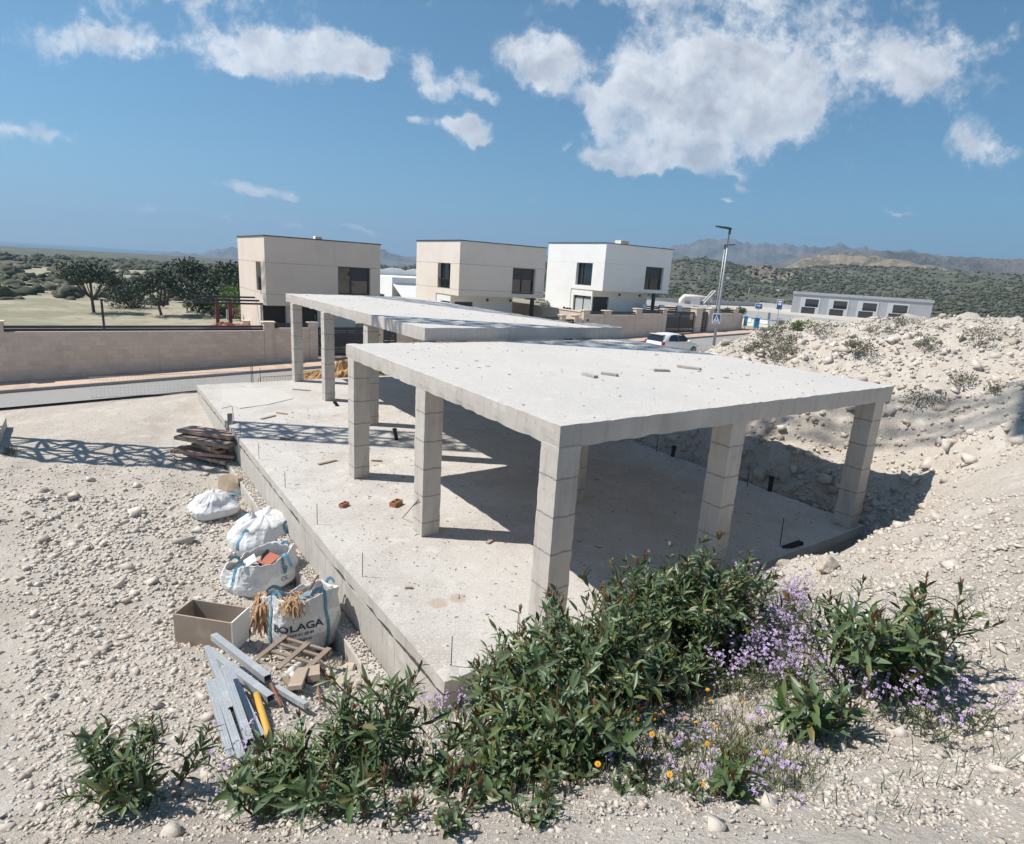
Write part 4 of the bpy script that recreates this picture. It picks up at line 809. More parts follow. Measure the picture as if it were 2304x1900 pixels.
# bus stop post and blue place board
def post_sign(name, px_top, px_bot, Dh, wid, hgt, label, rows, cat):
    b = at_h(*px_bot, Dh); t = at_h(*px_top, Dh); h = t.z-b.z; g = thing(name, (b.x, b.y, b.z), label, cat)
    n2 = Vector((-b.x, -b.y, 0)).normalized(); u2 = Vector((0, 0, 1)).cross(n2).normalized(); f = Fr((b.x, b.y), (u2.x, u2.y), (n2.x, n2.y))
    mb = MB(); mb.tube([b-Vector((0, 0, .3)), b+Vector((0, 0, h))], .035, 8); mb.build('post', MT_zinc, g, smooth=True)
    zt = b.z+h; mb = MB(); f.box(mb, -wid/2-.04, wid/2+.04, .03, .05, zt-hgt-.04, zt+.04); pl = mb.build('board', MT_signw, g)
    mb = MB(); f.box(mb, -wid/2, wid/2, .051, .056, zt-hgt, zt); mb.build('blue_face', MT_blue, pl)
    mb = MB()
    for (u0, u1, z0, z1) in rows: f.box(mb, u0*wid-wid/2, u1*wid-wid/2, .057, .060, zt-hgt+z0*hgt, zt-hgt+z1*hgt)
    mb.build('white_marks', MT_signw, pl)
post_sign('bus_stop_sign', (1758, 675.5), (1746, 736), 58, .42, .78, 'tall blue bus stop sign with two white panels by the side street', [(.18, .82, .73, .93), (.18, .82, .44, .66)], 'road sign')
post_sign('place_sign', (1702, 684), (1699, 743), 55.5, .52, .38, 'wide blue board with small white lines on a pale post', [(.15, .7, .66, .76), (.15, .85, .52, .60), (.4, .62, .3, .38)], 'road sign')
def bin_(px, py, Dh, label, side):
    b = at_h(px, py, Dh); g = thing('litter_bin', tuple(b), label, 'bin', 'blue bins at the street corner')
    m3 = Matrix.Rotation(side, 3, 'Z')
    for s in (-.13, .13): mb = MB(); mb.obox(b+m3 @ Vector((s, 0, .12)), (.04, .04, .28), m3); mb.build('leg', MT_anth, g)
    mb = MB(); mb.obox(b+m3 @ Vector((0, 0, .62)), (.4, .3, .74), m3); bo = mb.build('body', MT_bin, g, bevel=.03)
    mb = MB(); mb.obox(b+m3 @ Vector((0, 0, 1.03)), (.44, .34, .06), m3); mb.build('lid', MT_bin, g, bevel=.02)
    mb = MB(); mb.obox(b+m3 @ Vector((0, -.155, .86)), (.3, .02, .1), m3); mb.build('slot', MT_blue, g)
bin_(1699.5, 744.5, 54.5, 'bright blue bin on short legs under the blue board', -.75); bin_(1675, 740, 56, 'blue bin seen edge on beside the end of the tan wall', .6)

# parked car
def car():
    y0, y1 = 24.9, 26.42
    f0 = on_b(1492, 760, y0).x; f1 = on_b(1579, 790, y0).x
    x0 = f0+.05; x1 = x0+4.15*.88; zr = street((x0+x1)/2)-.12-fall(30)*.92+.27
    g = thing('parked_car', ((x0+x1)/2, (y0+y1)/2, zr), 'white hatchback parked at the kerb beyond the near slab', 'car')
    L = x1-x0; yc = (y0+y1)/2; hw = (y1-y0)/2
    K = .88
    st = [(0.0, .45, .80, .82, .80), (.05, .30, .93, .95, .92), (.25, .24, 1.0, 1.30, .98), (.55, .22, 1.0, 1.47, 1.0), (1.0, .2, .98, 1.52, 1.0), (1.7, .2, .96, 1.53, 1.0), (2.2, .2, .94, 1.46, 1.0), (2.65, .2, .93, 1.25, 1.0), (3.05, .22, .93, .97, .99), (3.5, .24, .86, .88, .96), (3.9, .28, .74, .76, .88), (4.15, .40, .60, .62, .70)]
    mb = MB(); rings = []
    for (x, fl, wa, ro, k) in st:
        x, fl, wa, ro = x*K, fl*K, wa*K, ro*K; w = hw*k; tw = w*.98; gr = ro-wa; rw = w-(.20 if gr > .25 else .05)
        rings.append([(x0+x, yc+s*u, zr+z) for (u, z, s) in ((w*.9, fl, -1), (w, fl+.18, -1), (w, (fl+wa)/2+.08, -1), (tw, wa, -1), (rw, ro-.05, -1), (rw*.75, ro, -1), (rw*.75, ro, 1), (rw, ro-.05, 1), (tw, wa, 1), (w, (fl+wa)/2+.08, 1), (w, fl+.18, 1), (w*.9, fl, 1))])
    n = 12; i0 = 0
    for r in rings: mb.v.extend(r)
    for i in range(len(rings)-1):
        for k in range(n): mb.f.append((i*n+k, (i+1)*n+k, (i+1)*n+(k+1) % n, i*n+(k+1) % n))
    mb.f.append(tuple(range(n))); e = (len(rings)-1)*n; mb.f.append(tuple(e+k for k in reversed(range(n))))
    body = mb.build('body', MT_car, g, smooth=True); md = body.modifiers.new('s', 'SUBSURF'); md.levels = md.render_levels = 1
    def side(pts, nm, m):
        for s in (-1, 1):
            mb = MB(); q = []
            for (x, z) in pts:
                wa = .96; t = max(0, (z-wa)/.55); q.append((x0+x*K, yc+s*(hw*.99-.19*t+.004), zr+z*K))
            mb.quad(*(q if s < 0 else q[::-1])); mb.build(nm, m, g)
    side([(.62, 1.01), (1.62, .99), (1.62, 1.43), (1.2, 1.44), (.95, 1.40), (.72, 1.22)], 'side_window', MT_glass); side([(1.66, .99), (2.78, .985), (2.45, 1.26), (2.2, 1.37), (1.66, 1.43)], 'side_window', MT_glass)
    mb = MB(); mb.quad((x0+.045*K, yc-hw*.84, zr+.99*K), (x0+.045*K, yc+hw*.84, zr+.99*K), (x0+.285*K, yc+hw*.72, zr+1.35*K), (x0+.285*K, yc-hw*.72, zr+1.35*K)); mb.build('rear_window', MT_glass, g)
    mb = MB(); mb.quad((x0+2.98*K, yc-hw*.86, zr+.99*K), (x0+2.3*K, yc-hw*.7, zr+1.45*K), (x0+2.3*K, yc+hw*.7, zr+1.45*K), (x0+2.98*K, yc+hw*.86, zr+.99*K)); mb.build('windscreen', MT_glass, g)
    for s in (-1, 1):
        for x in (.72, 3.3):
            c_ = (x0+x*K, yc+s*(hw-.09), zr+.31*K); mb = MB(); mb.disc(c_, (0, 1, 0), .31*K, .2, 22); w = mb.build('wheel', MT_tyre, g)
            mb = MB(); mb.disc((c_[0], c_[1]+s*.1, c_[2]), (0, 1, 0), .07, .03, 10); mb.ring((c_[0], c_[1]+s*.1, c_[2]), (0, 1, 0), .2*K, .022, 20, 6)
            for k in range(5): t = k*2*math.pi/5; mb.bar((c_[0], c_[1]+s*.1, c_[2]), (c_[0]+.2*K*math.cos(t), c_[1]+s*.1, c_[2]+.2*K*math.sin(t)), .05, .02)
            mb.build('rim', MT_alloy, w)
        mb = MB(); mb.obox((x0+.13*K, yc+s*hw*.90, zr+.86*K), (.22, .12, .2)); mb.build('tail_light', MT_lampred, g, bevel=.03)
        mb = MB(); mb.obox((x0+3.86*K, yc+s*hw*.74, zr+.66*K), (.3, .22, .13)); mb.build('headlight', MT_signw, g, bevel=.03)
        mb = MB(); mb.obox((x0+2.62*K, yc+s*(hw+.06), zr+1.02*K), (.14, .2, .13)); mb.build('mirror', MT_car, g, bevel=.03)
    mb = MB(); mb.obox((x0+.34*K, yc, zr+1.43*K), (.3, hw*1.3, .03)); mb.build('spoiler', MT_car, g, bevel=.01)
    mb = MB(); mb.obox((x0-.005*K, yc, zr+.66*K), (.02, .5, .11)); mb.build('number_plate', MT_signw, g)
car()

# ------------------------------------------------------------------ tower crane whose mast and jib shade the slabs
def lattice(mb, P, Q, w, up, step=1.15, r=.04, rd=.018):
    P, Q = Vector(P), Vector(Q); d = (Q-P).normalized(); L = (Q-P).length; x = d.cross(Vector(up)).normalized(); y = x.cross(d); cs = [(x+y)*w/2, (x-y)*w/2, (-x-y)*w/2, (-x+y)*w/2]
    for c_ in cs: mb.tube([P+c_, Q+c_], r, 5)
    n = int(L/step)
    for i in range(n):
        for k in range(4):
            a, b = cs[k], cs[(k+1) % 4]; s0, s1 = P+d*(L*i/n), P+d*(L*(i+1)/n)
            mb.tube([s0+a, s0+b], rd*1.3, 4, False); mb.tube([s0+a, s1+b], rd, 4, False)
            if (i+k) % 2: mb.tube([s0+b, s1+a], rd, 4, False)
mp = _w(-16.4, 16.65, 0); zg = gz(mp.x, mp.y)
CR = thing('tower_crane', (mp.x, mp.y, zg), 'tall lattice tower crane standing beside the building plot', 'crane')
sx = Vector((SUN.x, SUN.y, 0)).normalized(); diag = (sx + Vector((-sx.y, sx.x, 0))).normalized()
mb = MB(); lattice(mb, (mp.x, mp.y, zg), (mp.x, mp.y, 34.5), 1.08, Vector((diag.x, diag.y, 0)), 1.5, .085, .05); mb.build('mast', MT_yellow, CR)
jd = _w(-.74, .67, 0).normalized(); top = Vector((mp.x, mp.y, 33.2))
mb = MB(); lattice(mb, top+jd*.6, top+jd*28, .9, (0, 0, 1), 1.4, .07, .03); mb.build('jib', MT_yellow, CR)
mb = MB(); lattice(mb, top-jd*.6, top-jd*9, .9, (0, 0, 1), 1.4, .05, .02); mb.build('counter_jib', MT_yellow, CR)
mb = MB(); mb.obox(top-jd*8-Vector((0, 0, .9)), (1.6, 1.6, 1.6)); mb.build('counterweight', MT_form, CR)
mb = MB(); mb.box(mp.x-1.3, mp.y-1.3, zg-.3, mp.x+1.3, mp.y+1.3, zg+.35); mb.build('base_block', MT_form, CR)
# ------------------------------------------------------------------ ground finds
def hit(px, py, d0=2.0, d1=40):
    d = ray(px, py).normalized(); t = d0
    while t < d1:
        p = CAM+d*t
        if p.z < gz(p.x, p.y, False): return p
        t += .04
    return CAM+d*d1
def put(x, y): return Vector((x, y, gz(x, y)))

# loose stone: many small, some fist sized, some larger slabs
def in_slab(x, y): return 2.75 < x < 13.5 and 5.5 < y < 25.1
P, S = [], []
for k in range(52000):
    r = random.random(); D = 8
    if r < .62:
        px, py = random.uniform(60, 2304), random.uniform(1120, 1899)
        d = ray(px, py).normalized(); p = None; t = 3.0+random.random()*.3
        while t < 22:
            q = CAM+d*t
            if q.z < near_z(q.x, q.y): p = q; break
            t += .3
        if p is None: continue
        x, y, D = p.x+random.uniform(-.15, .15), p.y+random.uniform(-.15, .15), t
    elif r < .82: x, y = random.uniform(-7, 2.8), random.uniform(4, 20); D = 9
    else: x, y = random.uniform(13.6, 22), random.uniform(3, 22); D = 16
    if in_slab(x, y): continue
    q = random.random(); s = (.0010+.0024*random.random())*D
    if q > .95: s = random.uniform(.0035, .006)*D
    if q > .995: s = random.uniform(.006, .011)*D
    P.append((x, y, gz(x, y)+s*.12)); S.append(s)
for _ in range(1500):
    s = random.uniform(.008, .022); P.append((random.uniform(2.84, 3.05), random.uniform(6.95, 18), -.838+s*.3)); S.append(s)
g = scatter_rocks('gravel', P, S, MT_stone, .75, None, .3, True); struct(g, 'stuff')
P, S = [], []
for _ in range(900):
    x, y = random.uniform(13.75, 19), random.uniform(4, 21); s_ = .04+.16*random.random()**3; P.append((x, y, gz(x, y)+s_*.1)); S.append(s_)
struct(scatter_rocks('rubble', P, S, MT_stone, .75, None, .3, True), 'stuff')
def boulder(px, py, s, label, group=None, m=None, nm='rock', flat=.7):
    p = hit(px, py); bm = bmesh.new(); bmesh.ops.create_icosphere(bm, subdivisions=3, radius=1); rr = random.Random(int(px*7+py))
    cuts = [(Vector((rr.gauss(0, 1), rr.gauss(0, 1), rr.gauss(0, 1))).normalized(), rr.uniform(.45, .8)) for _ in range(11)]
    for v in bm.verts:
        q = v.co.copy()
        for n_, d_ in cuts:
            t = q.dot(n_)-d_
            if t > 0: q -= n_*t
        q *= 1+.10*fbm(q.x*2.5+px, q.y*2.5, q.z*2.5, 3); v.co = Vector((q.x*s*1.15, q.y*s*.85, q.z*s*flat))
    me = bpy.data.meshes.new(nm); bm.to_mesh(me); bm.free(); me.materials.append(m or MT_rock)
    o = bpy.data.objects.new(nm, me); COL.objects.link(o); o.location = p+Vector((0, 0, s*flat*.25)); o.rotation_euler = (rr.uniform(-.3, .3), rr.uniform(-.3, .3), px*.37); return tag(o, label, 'rock', group)
MT_rock = mat('broken_limestone', (0.50, 0.44, 0.37), .95, vary=[(6, (.40, .34, .27), .45, .68), (25, (.60, .54, .47), .52, .74), (60, (.34, .29, .23), .58, .76)], bump=(.02, [(14, 1), (50, .6)]))
RL = 'pale limestone block lying in the rubble between pallet and bush'
for (x, y, s) in [(756, 1494, .16), (788, 1510, .13), (775, 1540, .15), (742, 1522, .10), (800, 1545, .12), (715, 1500, .09), (770, 1470, .11), (890, 1600, .2), (940, 1610, .16), (845, 1560, .1)]: boulder(x, y, s, RL, 'limestone blocks beside the footing')
boulder(524, 1100, .46, 'large tan boulder below the timber stack at the slab corner', flat=.9, m=mat('tan_rock', (.40, .32, .24), .95, vary=[(4, (.30, .24, .18), .45, .7)]))
boulder(580, 1462, .11, 'small pale rock between the wooden box and the printed bag', flat=1.1)
for (x, y, s) in [(1720, 1285, .16), (1765, 1275, .15), (1690, 1330, .12), (1785, 1320, .17), (1745, 1300, .12), (1770, 1350, .14), (1710, 1345, .1), (1860, 1280, .2), (1640, 1610, .08), (1700, 1640, .11), (1735, 1625, .09), (1668, 1655, .07), (1610, 1700, .06), (1650, 1780, .07), (1560, 1640, .05), (1755, 1760, .08), (1700, 1740, .06)]: boulder(x, y, s, 'pale broken rock on the flowery bank at right', 'rocks on the right hand bank')

# ------------------------------------------------------------------ boards, bricks and chips on the concrete
def plank(p, L, w, t, ang, m, name, label, cat='board', tilt=0.0, group=None, nails=False):
    mb = MB(); mb.rbox(-L/2, -w/2, 0, L/2, w/2, t, max(.05, L/8), .0025, 9); o = mb.build(name, m, bevel=.003); o.location = p; o.rotation_euler = (0, tilt, ang); return tag(o, label, cat, group)
def span(p, q): d = q-p; return (p+q)/2, math.hypot(d.x, d.y), math.atan2(d.y, d.x)
ZT = 3.068
for (x0, y0, x1, y1, w, lb) in [(1313, 844, 1341, 851, .11, 'short grey board on the near roof slab, leftmost of the four'), (1354, 842, 1389, 847, .12, 'short grey board on the near roof slab, second from the left'), (1470, 835, 1505, 836.5, .11, 'short grey board on the near roof slab, just left of the longest'), (1525, 826, 1576, 833, .14, 'longest grey board on the near roof slab, nearest the car')]:
    c, L, a = span(on_z(x0, y0, ZT), on_z(x1, y1, ZT)); plank(c, L, w, .045, a, MT_grey_wood, 'board', lb)
for (x0, y0, x1, y1, w, m, lb) in [(716, 1046, 756, 1037, .09, MT_wood2, 'pale wood plank on the floor left of the middle column'), (588, 944, 619, 936, .10, MT_wood2, 'weathered plank on the far floor above the lattice shadow'), (622, 930, 646, 933, .05, MT_wood2, 'thin broken lath on the far floor'), (658, 877, 698, 880, .05, MT_grey_wood, 'long thin grey lath between the far columns'), (630, 988, 652, 990, .07, MT_wood, 'dark board lying inside the lattice shadow'), (836, 1038, 860, 1039, .03, MT_brick, 'thin reddish batten beside the left column base'), (911, 1324, 928, 1324, .05, MT_wood2, 'short pale batten on the near sunlit floor'), (1096, 1224, 1109, 1216, .07, MT_wood2, 'small wood wedge in the column shadow')]:
    c, L, a = span(on_z(x0, y0, .005), on_z(x1, y1, .005)); plank(c, max(L, .1), w, .035, a, m, 'plank', lb)
for (x, y, lb, extra) in [(774, 1139, 'small red hollow brick on the floor left of the columns', False), (891, 1137, 'red hollow brick with splinters of wood, beside the leaning rod', True)]:
    p = on_z(x, y, .004); mb = MB(); s = 1.0 if not extra else 1.35
    for (u0, u1, v0, v1) in ((-.10, .10, -.055, -.04), (-.10, .10, .04, .055), (-.10, -.085, -.04, .04), (.085, .10, -.04, .04), (-.008, .008, -.04, .04)): mb.box(u0*s, v0*s, 0, u1*s, v1*s, .07*s)
    o = mb.build('brick', MT_brick); o.location = p; o.rotation_euler = (0, 0, .55); tag(o, lb, 'brick')
    if extra:
        mb = MB()
        for (dx, dy, h) in ((-.06, .2, .30), (.02, .22, .34), (-.1, .16, .26)): mb.bar((.08, .02, .06), (dx, dy+.1, .06+h*.4), .02, .008)
        mb.build('splinter', MT_wood2, o)
mb = MB(); p = on_z(906, 1166, .01); q = Vector((4.665, 9.42, .72)); mb.tube([p, (p+q)/2+Vector((0, 0, .005)), q], .008, 6); o = mb.build('leaning_rod', MT_rebar, smooth=True, origin=tuple(p)); tag(o, 'thin steel rod leaning against the middle column', 'rod')
mb = MB()
for (a0, a1, b0, b1, z, n, cl) in ((3.25, 13.3, 5.7, 20, .002, 2000, 0), (4.8, 13.3, 5.7, 13.2, 3.071, 210, 0), (6.8, 12.2, 13.5, 25.8, 3.416, 130, 0)):
    for _ in range(n):
        x, y = random.uniform(a0, a1), random.uniform(b0, b1); s = random.uniform(.005, .014) if random.random() < .85 else random.uniform(.014, .03); a = random.uniform(0, 6.3)
        mb.obox((x, y, z+.005), (s*random.choice((1, 2.5, 4)), s*.5, .01), Matrix.Rotation(a, 3, 'Z') @ Matrix.Rotation(random.uniform(-.2, .2), 3, 'X'))
o = mb.build('debris', mat('chips', (.25, .2, .16), .9, island=[(.30, .24, .18), (.15, .12, .10), (.42, .36, .30), (.22, .13, .09)])); struct(o, 'stuff')

# ------------------------------------------------------------------ bulk bags
def bag_fn(w, d, h, seed, lean=(0, 0), bulge=.10, top=1.0, slump=0.0, pull=.12, pw=3.2, crumple=1.0, sdir=None):
    def ridge(v, f): return 1-abs(mnoise.noise(v*f))*2.2
    def f(th, t, inset=0.0):
        c, s = math.cos(th), math.sin(th); k = (abs(c)**pw+abs(s)**pw)**(-1/pw)
        prof = 1+bulge*math.sin(math.pi*min(1, t*1.02)**.8) - .12*(1-min(1, t/.14))**2
        if top < 1: prof *= 1-(1-top)*sstep(t, .50, 1.0)**1.3
        v = Vector((c*1.0+seed, s*1.0, t*h/w*1.6))
        big = mnoise.noise(v*1.3)*.10 + mnoise.noise(v*2.9)*.05
        fold = .045*max(0, ridge(Vector((c*1.2+seed*2, s*1.2, t*.9)), 2.3))**3 + .022*max(0, ridge(Vector((c*1.5+seed*3, s*1.5, t*1.2)), 5.5))**2 + .010*ridge(v+Vector((3, 1, 7)), 13)
        gather = .05*sstep(t, .55, 1)*math.sin(th*9+seed+2*mnoise.noise((th, t, seed)))*(.4+.6*abs(mnoise.noise((th*2, seed, t))))
        k = k*(prof+crumple*(big*(.35+t*.9)+fold*(.3+.9*t)+gather)) - inset
        corner = abs(math.sin(2*th))**2
        z = h*t*(1-slump*.5*(1+math.cos(th-(seed if sdir is None else sdir)))) + sstep(t, .66, 1)*(pull*corner*(.6+.5*mnoise.noise((th, seed, 1))) + .10*mnoise.noise((c*1.7+seed, s*1.7, 4.0)) + .04*mnoise.noise((c*5+seed, s*5, 2.0))*crumple)
        return Vector((c*k*w/2+lean[0]*t, s*k*d/2+lean[1]*t, max(0, z)))
    return f
def bag_mesh(f, n=96, rows=40, open_top=True, fill=.8, cap=None):
    mb = MB(); ring = []
    for i in range(rows+1):
        t = i/rows; ring.append([f(2*math.pi*j/n, t) for j in range(n)])
    if open_top:
        for dt, ins in ((1.0, .03), (.95, .05), (.88, .05), (fill, .05)): ring.append([f(2*math.pi*j/n, dt, ins) for j in range(n)])
    for r in ring: mb.v.extend(tuple(p) for p in r)
    for i in range(len(ring)-1):
        for j in range(n): mb.f.append((i*n+j, i*n+(j+1) % n, (i+1)*n+(j+1) % n, (i+1)*n+j))
    mb.f.append(tuple(reversed(range(n))))
    if not open_top:
        cz = sum((p.z for p in ring[-1]))/n; cx = sum((p.x for p in ring[-1]))/n; cy = sum((p.y for p in ring[-1]))/n; e = (len(ring)-1)*n
        for q in (.82, .62, .42, .2, .02):
            b0 = len(mb.v)
            for p in ring[-1]:
                x, y = cx+(p.x-cx)*q, cy+(p.y-cy)*q; zz = cz+(p.z-cz)*q+.10*(1-q*q)+.07*mnoise.noise((x*5, y*5, 1.0))+.035*(1-abs(mnoise.noise((x*9, y*9, 2.0)))*2); mb.v.append((x, y, zz))
            for j in range(n): mb.f.append((e+j, e+(j+1) % n, b0+(j+1) % n, b0+j))
            e = b0
        mb.f.append(tuple(e+j for j in range(n)))
    return mb
def ribbon_path(mb, pts, nrm, w):
    pts = [Vector(p) for p in pts]
    for i in range(len(pts)-1):
        d = (pts[i+1]-pts[i]).normalized(); s = d.cross(Vector(nrm[i])).normalized()*w/2; d2 = (pts[min(i+2, len(pts)-1)]-pts[i+1]) if i+2 < len(pts) else d; s2 = d2.normalized().cross(Vector(nrm[i+1])).normalized()*w/2
        o = Vector(nrm[i]).normalized()*.004
        mb.quad(pts[i]-s+o, pts[i]+s+o, pts[i+1]+s2+o, pts[i+1]-s2+o); mb.quad(pts[i]+s-o, pts[i]-s-o, pts[i+1]-s2-o, pts[i+1]+s2-o)
def strap_on(parent, f, th, t0=0.0, loop=.16, dth=.5, w=.055, drop=None):
    pts, nr = [], []; n = 14
    for i in range(n+1): t = t0+(1-t0)*i/n; p = f(th, t); e = f(th, t, -.02)-p; pts.append(p+e.normalized()*.012); nr.append(e)
    a, b = f(th, 1.0), f(th+dth, 1.0)
    if drop is None:
        for i in range(1, 8): s = i/8; pts.append(a.lerp(b, s)+Vector((0, 0, loop*math.sin(math.pi*s)+.01))); nr.append(f(th+dth*s, .95, -.05)-f(th+dth*s, .95))
    else:
        for i in range(1, 8): s = i/8; pts.append(a+Vector(drop)*s+Vector((0, 0, .10*math.sin(math.pi*s)-.25*s*s))); nr.append(Vector((drop[1], -drop[0], .2)))
    mb = MB(); ribbon_path(mb, pts, nr, w); return mb.build('strap', MT_strap, parent)
def lettering(parent, f, text, th0, t0, size, h, w, m=MT_ink, sx=1.0, name='lettering', bold=0.0):
    cu = bpy.data.curves.new('t', 'FONT'); cu.body = text; cu.size = size; cu.align_x = 'CENTER'; cu.offset = bold; cu.resolution_u = 3
    to = bpy.data.objects.new('t', cu); COL.objects.link(to); dg = bpy.context.evaluated_depsgraph_get(); me = to.evaluated_get(dg).to_mesh()
    bm = bmesh.new(); bm.from_mesh(me); to.evaluated_get(dg).to_mesh_clear(); bpy.data.objects.remove(to)
    bmesh.ops.triangulate(bm, faces=bm.faces); bmesh.ops.subdivide_edges(bm, edges=[e for e in bm.edges if e.calc_length() > .03], cuts=2)
    for v in bm.verts:
        th = th0+v.co.x*sx/(w*.56); t = t0+v.co.y/h; p = f(th, t); e = (f(th, t, -.02)-p).normalized(); v.co = p+e*.009
    m2 = bpy.data.meshes.new(name); bm.to_mesh(m2); bm.free(); m2.materials.append(m); o = bpy.data.objects.new(name, m2); COL.objects.link(o); o.parent = parent; o.matrix_parent_inverse = Matrix.Identity(4); return o
def heap(parent, c, rx, ry, h, m, name, seed):
    mb = MB(); n = 22; X, Y = np.meshgrid(np.linspace(-1, 1, n), np.linspace(-1, 1, n)); Z = np.zeros_like(X)
    for i in range(n):
        for j in range(n): q = max(0, 1-(X[i, j]**4+Y[i, j]**4)); Z[i, j] = h*q*(.7+.6*fbm(X[i, j]*2+seed, Y[i, j]*2, 0, 3))
    mb.grid(X*rx+c[0], Y*ry+c[1], Z+c[2]); return mb.build(name, m, parent, smooth=False)
def inplace(root, loc, rz, tilt=(0, 0)): root.location = loc; root.rotation_euler = (tilt[0], tilt[1], rz)
face_cam = math.atan2(-1, -.25)
YZ = -1.12
# printed bag in front
p = hit(682, 1440); p.z -= .03; fb = bag_fn(.96, .86, 1.04, 3.0, bulge=.12, slump=.30, pull=.06, sdir=math.atan2(p.y, p.x)-.12)
B3 = thing('bulk_bag', (0, 0, 0), 'open white bulk bag printed with blue lettering, dry fronds spilling over its rim', 'bag')
bag_mesh(fb, 180, 60, True, .74).build('fabric', MT_bag, B3, smooth=True)
heap(B3, (0, 0, .60), .42, .40, .14, mat('bag_rubble', (.30, .26, .24), .95, vary=[(9, (.45, .42, .40), .45, .65), (20, (.20, .13, .10), .5, .7)]), 'contents', 1.0)
thc = math.atan2(-p.y, -p.x)            # bag side that faces the viewer, in its own frame
thc -= .12; p3 = p
for th, dr in ((thc-1.02, None), (thc+.75, None), (thc+2.3, None), (thc-2.4, None)): strap_on(B3, fb, th, 0.02, .10, .55 if th < thc else -.5, .055)
lettering(B3, fb, 'BOLAGA', thc-.08, .52, .165, 1.04, .98, sx=1.15, bold=.004)
lettering(B3, fb, 'Telf. 239 61 28 89', thc-.10, .43, .066, 1.04, .98, bold=.001)
lettering(B3, fb, 'www.bolaga.es', thc-.10, .34, .07, 1.04, .98, bold=.001)
mb = MB()
for k, (u0, u1) in enumerate(((-.2, .2), (-.24, .2), (-.22, .17), (-.18, .2), (-.2, .1))):
    t = .24-.024*k; pr = None
    for i in range(13):
        th = thc-.12+(u0+(u1-u0)*i/12)/(.98*.5); a = fb(th, t); b_ = fb(th, t-.008); e = (fb(th, t, -.02)-a).normalized()*.008; cur = (a+e, b_+e)
        if pr: mb.quad(pr[1], cur[1], cur[0], pr[0])
        pr = cur
mb.build('small_print', MT_ink, B3)
def fronds(parent, origin, n, L, spread, m=MT_straw, name='dry_fronds', down=.6, wid=.012, seed=1):
    rr = random.Random(seed); mb = MB()
    for _ in range(n):
        a = rr.uniform(-spread, spread); l = L*rr.uniform(.5, 1.1); d = Vector((math.cos(a+origin[3]), math.sin(a+origin[3]), 0)); s = d.cross(Vector((0, 0, 1)))*wid*rr.uniform(.5, 1.2); q = Vector(origin[:3])+Vector((rr.gauss(0, .07), rr.gauss(0, .07), rr.gauss(0, .03))); pv = q
        for i in range(1, 6):
            u = i/5; c = q+d*l*u*(1-.35*u*down)+Vector((rr.gauss(0, .012), rr.gauss(0, .012), l*(.25*u-down*u*u)))
            mb.quad(pv-s, pv+s, c+s*(1-u*.7), c-s*(1-u*.7)); pv = c
    return mb.build(name, m, parent)
rim = fb(thc-.28, .99); fronds(B3, (rim.x*.85, rim.y*.85, rim.z+.02, thc-.25), 90, .30, .8, down=.8)
fronds(B3, (0, .0, .78, 1.0), 60, .35, 3.1, down=.3, seed=5)
mb = MB(); mb.tube([(.1, .1, .7), (.32, .22, .92), (.40, .26, .95)], .016, 6); mb.tube([(.0, .2, .68), (.35, .05, .86)], .014, 6); mb.build('metal_rod', MT_rust, B3)
mb = MB(); mb.obox((.12, .02, .80), (.36, .12, .05), Matrix.Rotation(.4, 3, 'Z')); mb.build('blue_offcut', MT_strap, B3, bevel=.02)
inplace(B3, p3, .12)
# middle bag, slumped wide open
p = on_z(588, 1305, YZ); p.z = gz(p.x, p.y)-.03; f2 = bag_fn(1.12, .95, .62, 8.0, bulge=.16, slump=.35, pull=.16)
B2 = thing('bulk_bag', (0, 0, 0), 'slumped open white bulk bag showing a red tile and black pipe inside', 'bag')
bag_mesh(f2, 170, 50, True, .62).build('fabric', MT_bag, B2, smooth=True)
heap(B2, (0, 0, .33), .46, .38, .06, mat('bag_dust', (.42, .40, .37), .95), 'contents', 4.0)
p2 = p; t2 = math.atan2(-p.y, -p.x)-.5
for th, dr in ((t2-.8, None), (t2+.8, (.0, -.1)), (t2+2.4, None), (t2-2.3, None)): strap_on(B2, f2, th, .55, .06, -.5 if th > t2 else .5, .06, (math.cos(th)*.25, math.sin(th)*.25, 0) if dr else None)
mb = MB(); mb.obox((.12, -.08, .47), (.42, .24, .025), Matrix.Rotation(.3, 3, 'Z') @ Matrix.Rotation(.25, 3, 'X')); mb.build('red_tile', mat('salmon_tile', (.48, .17, .11), .8), B2)
mb = MB(); mb.obox((-.15, .1, .5), (.3, .22, .02), Matrix.Rotation(1.0, 3, 'Z') @ Matrix.Rotation(-.5, 3, 'X')); mb.build('white_offcut', MT_signw, B2)
mb = MB(); mb.tube([(-.1, -.1, .45), (.1, .05, .52), (.28, .12, .53)], .03, 8); mb.build('black_pipe', MT_black, B2, smooth=True)
lettering(B2, f2, 'B', t2+.85, .62, .12, .62, 1.12); lettering(B2, f2, 'OL', t2+.78, .34, .12, .62, 1.12)
inplace(B2, p2, .5)
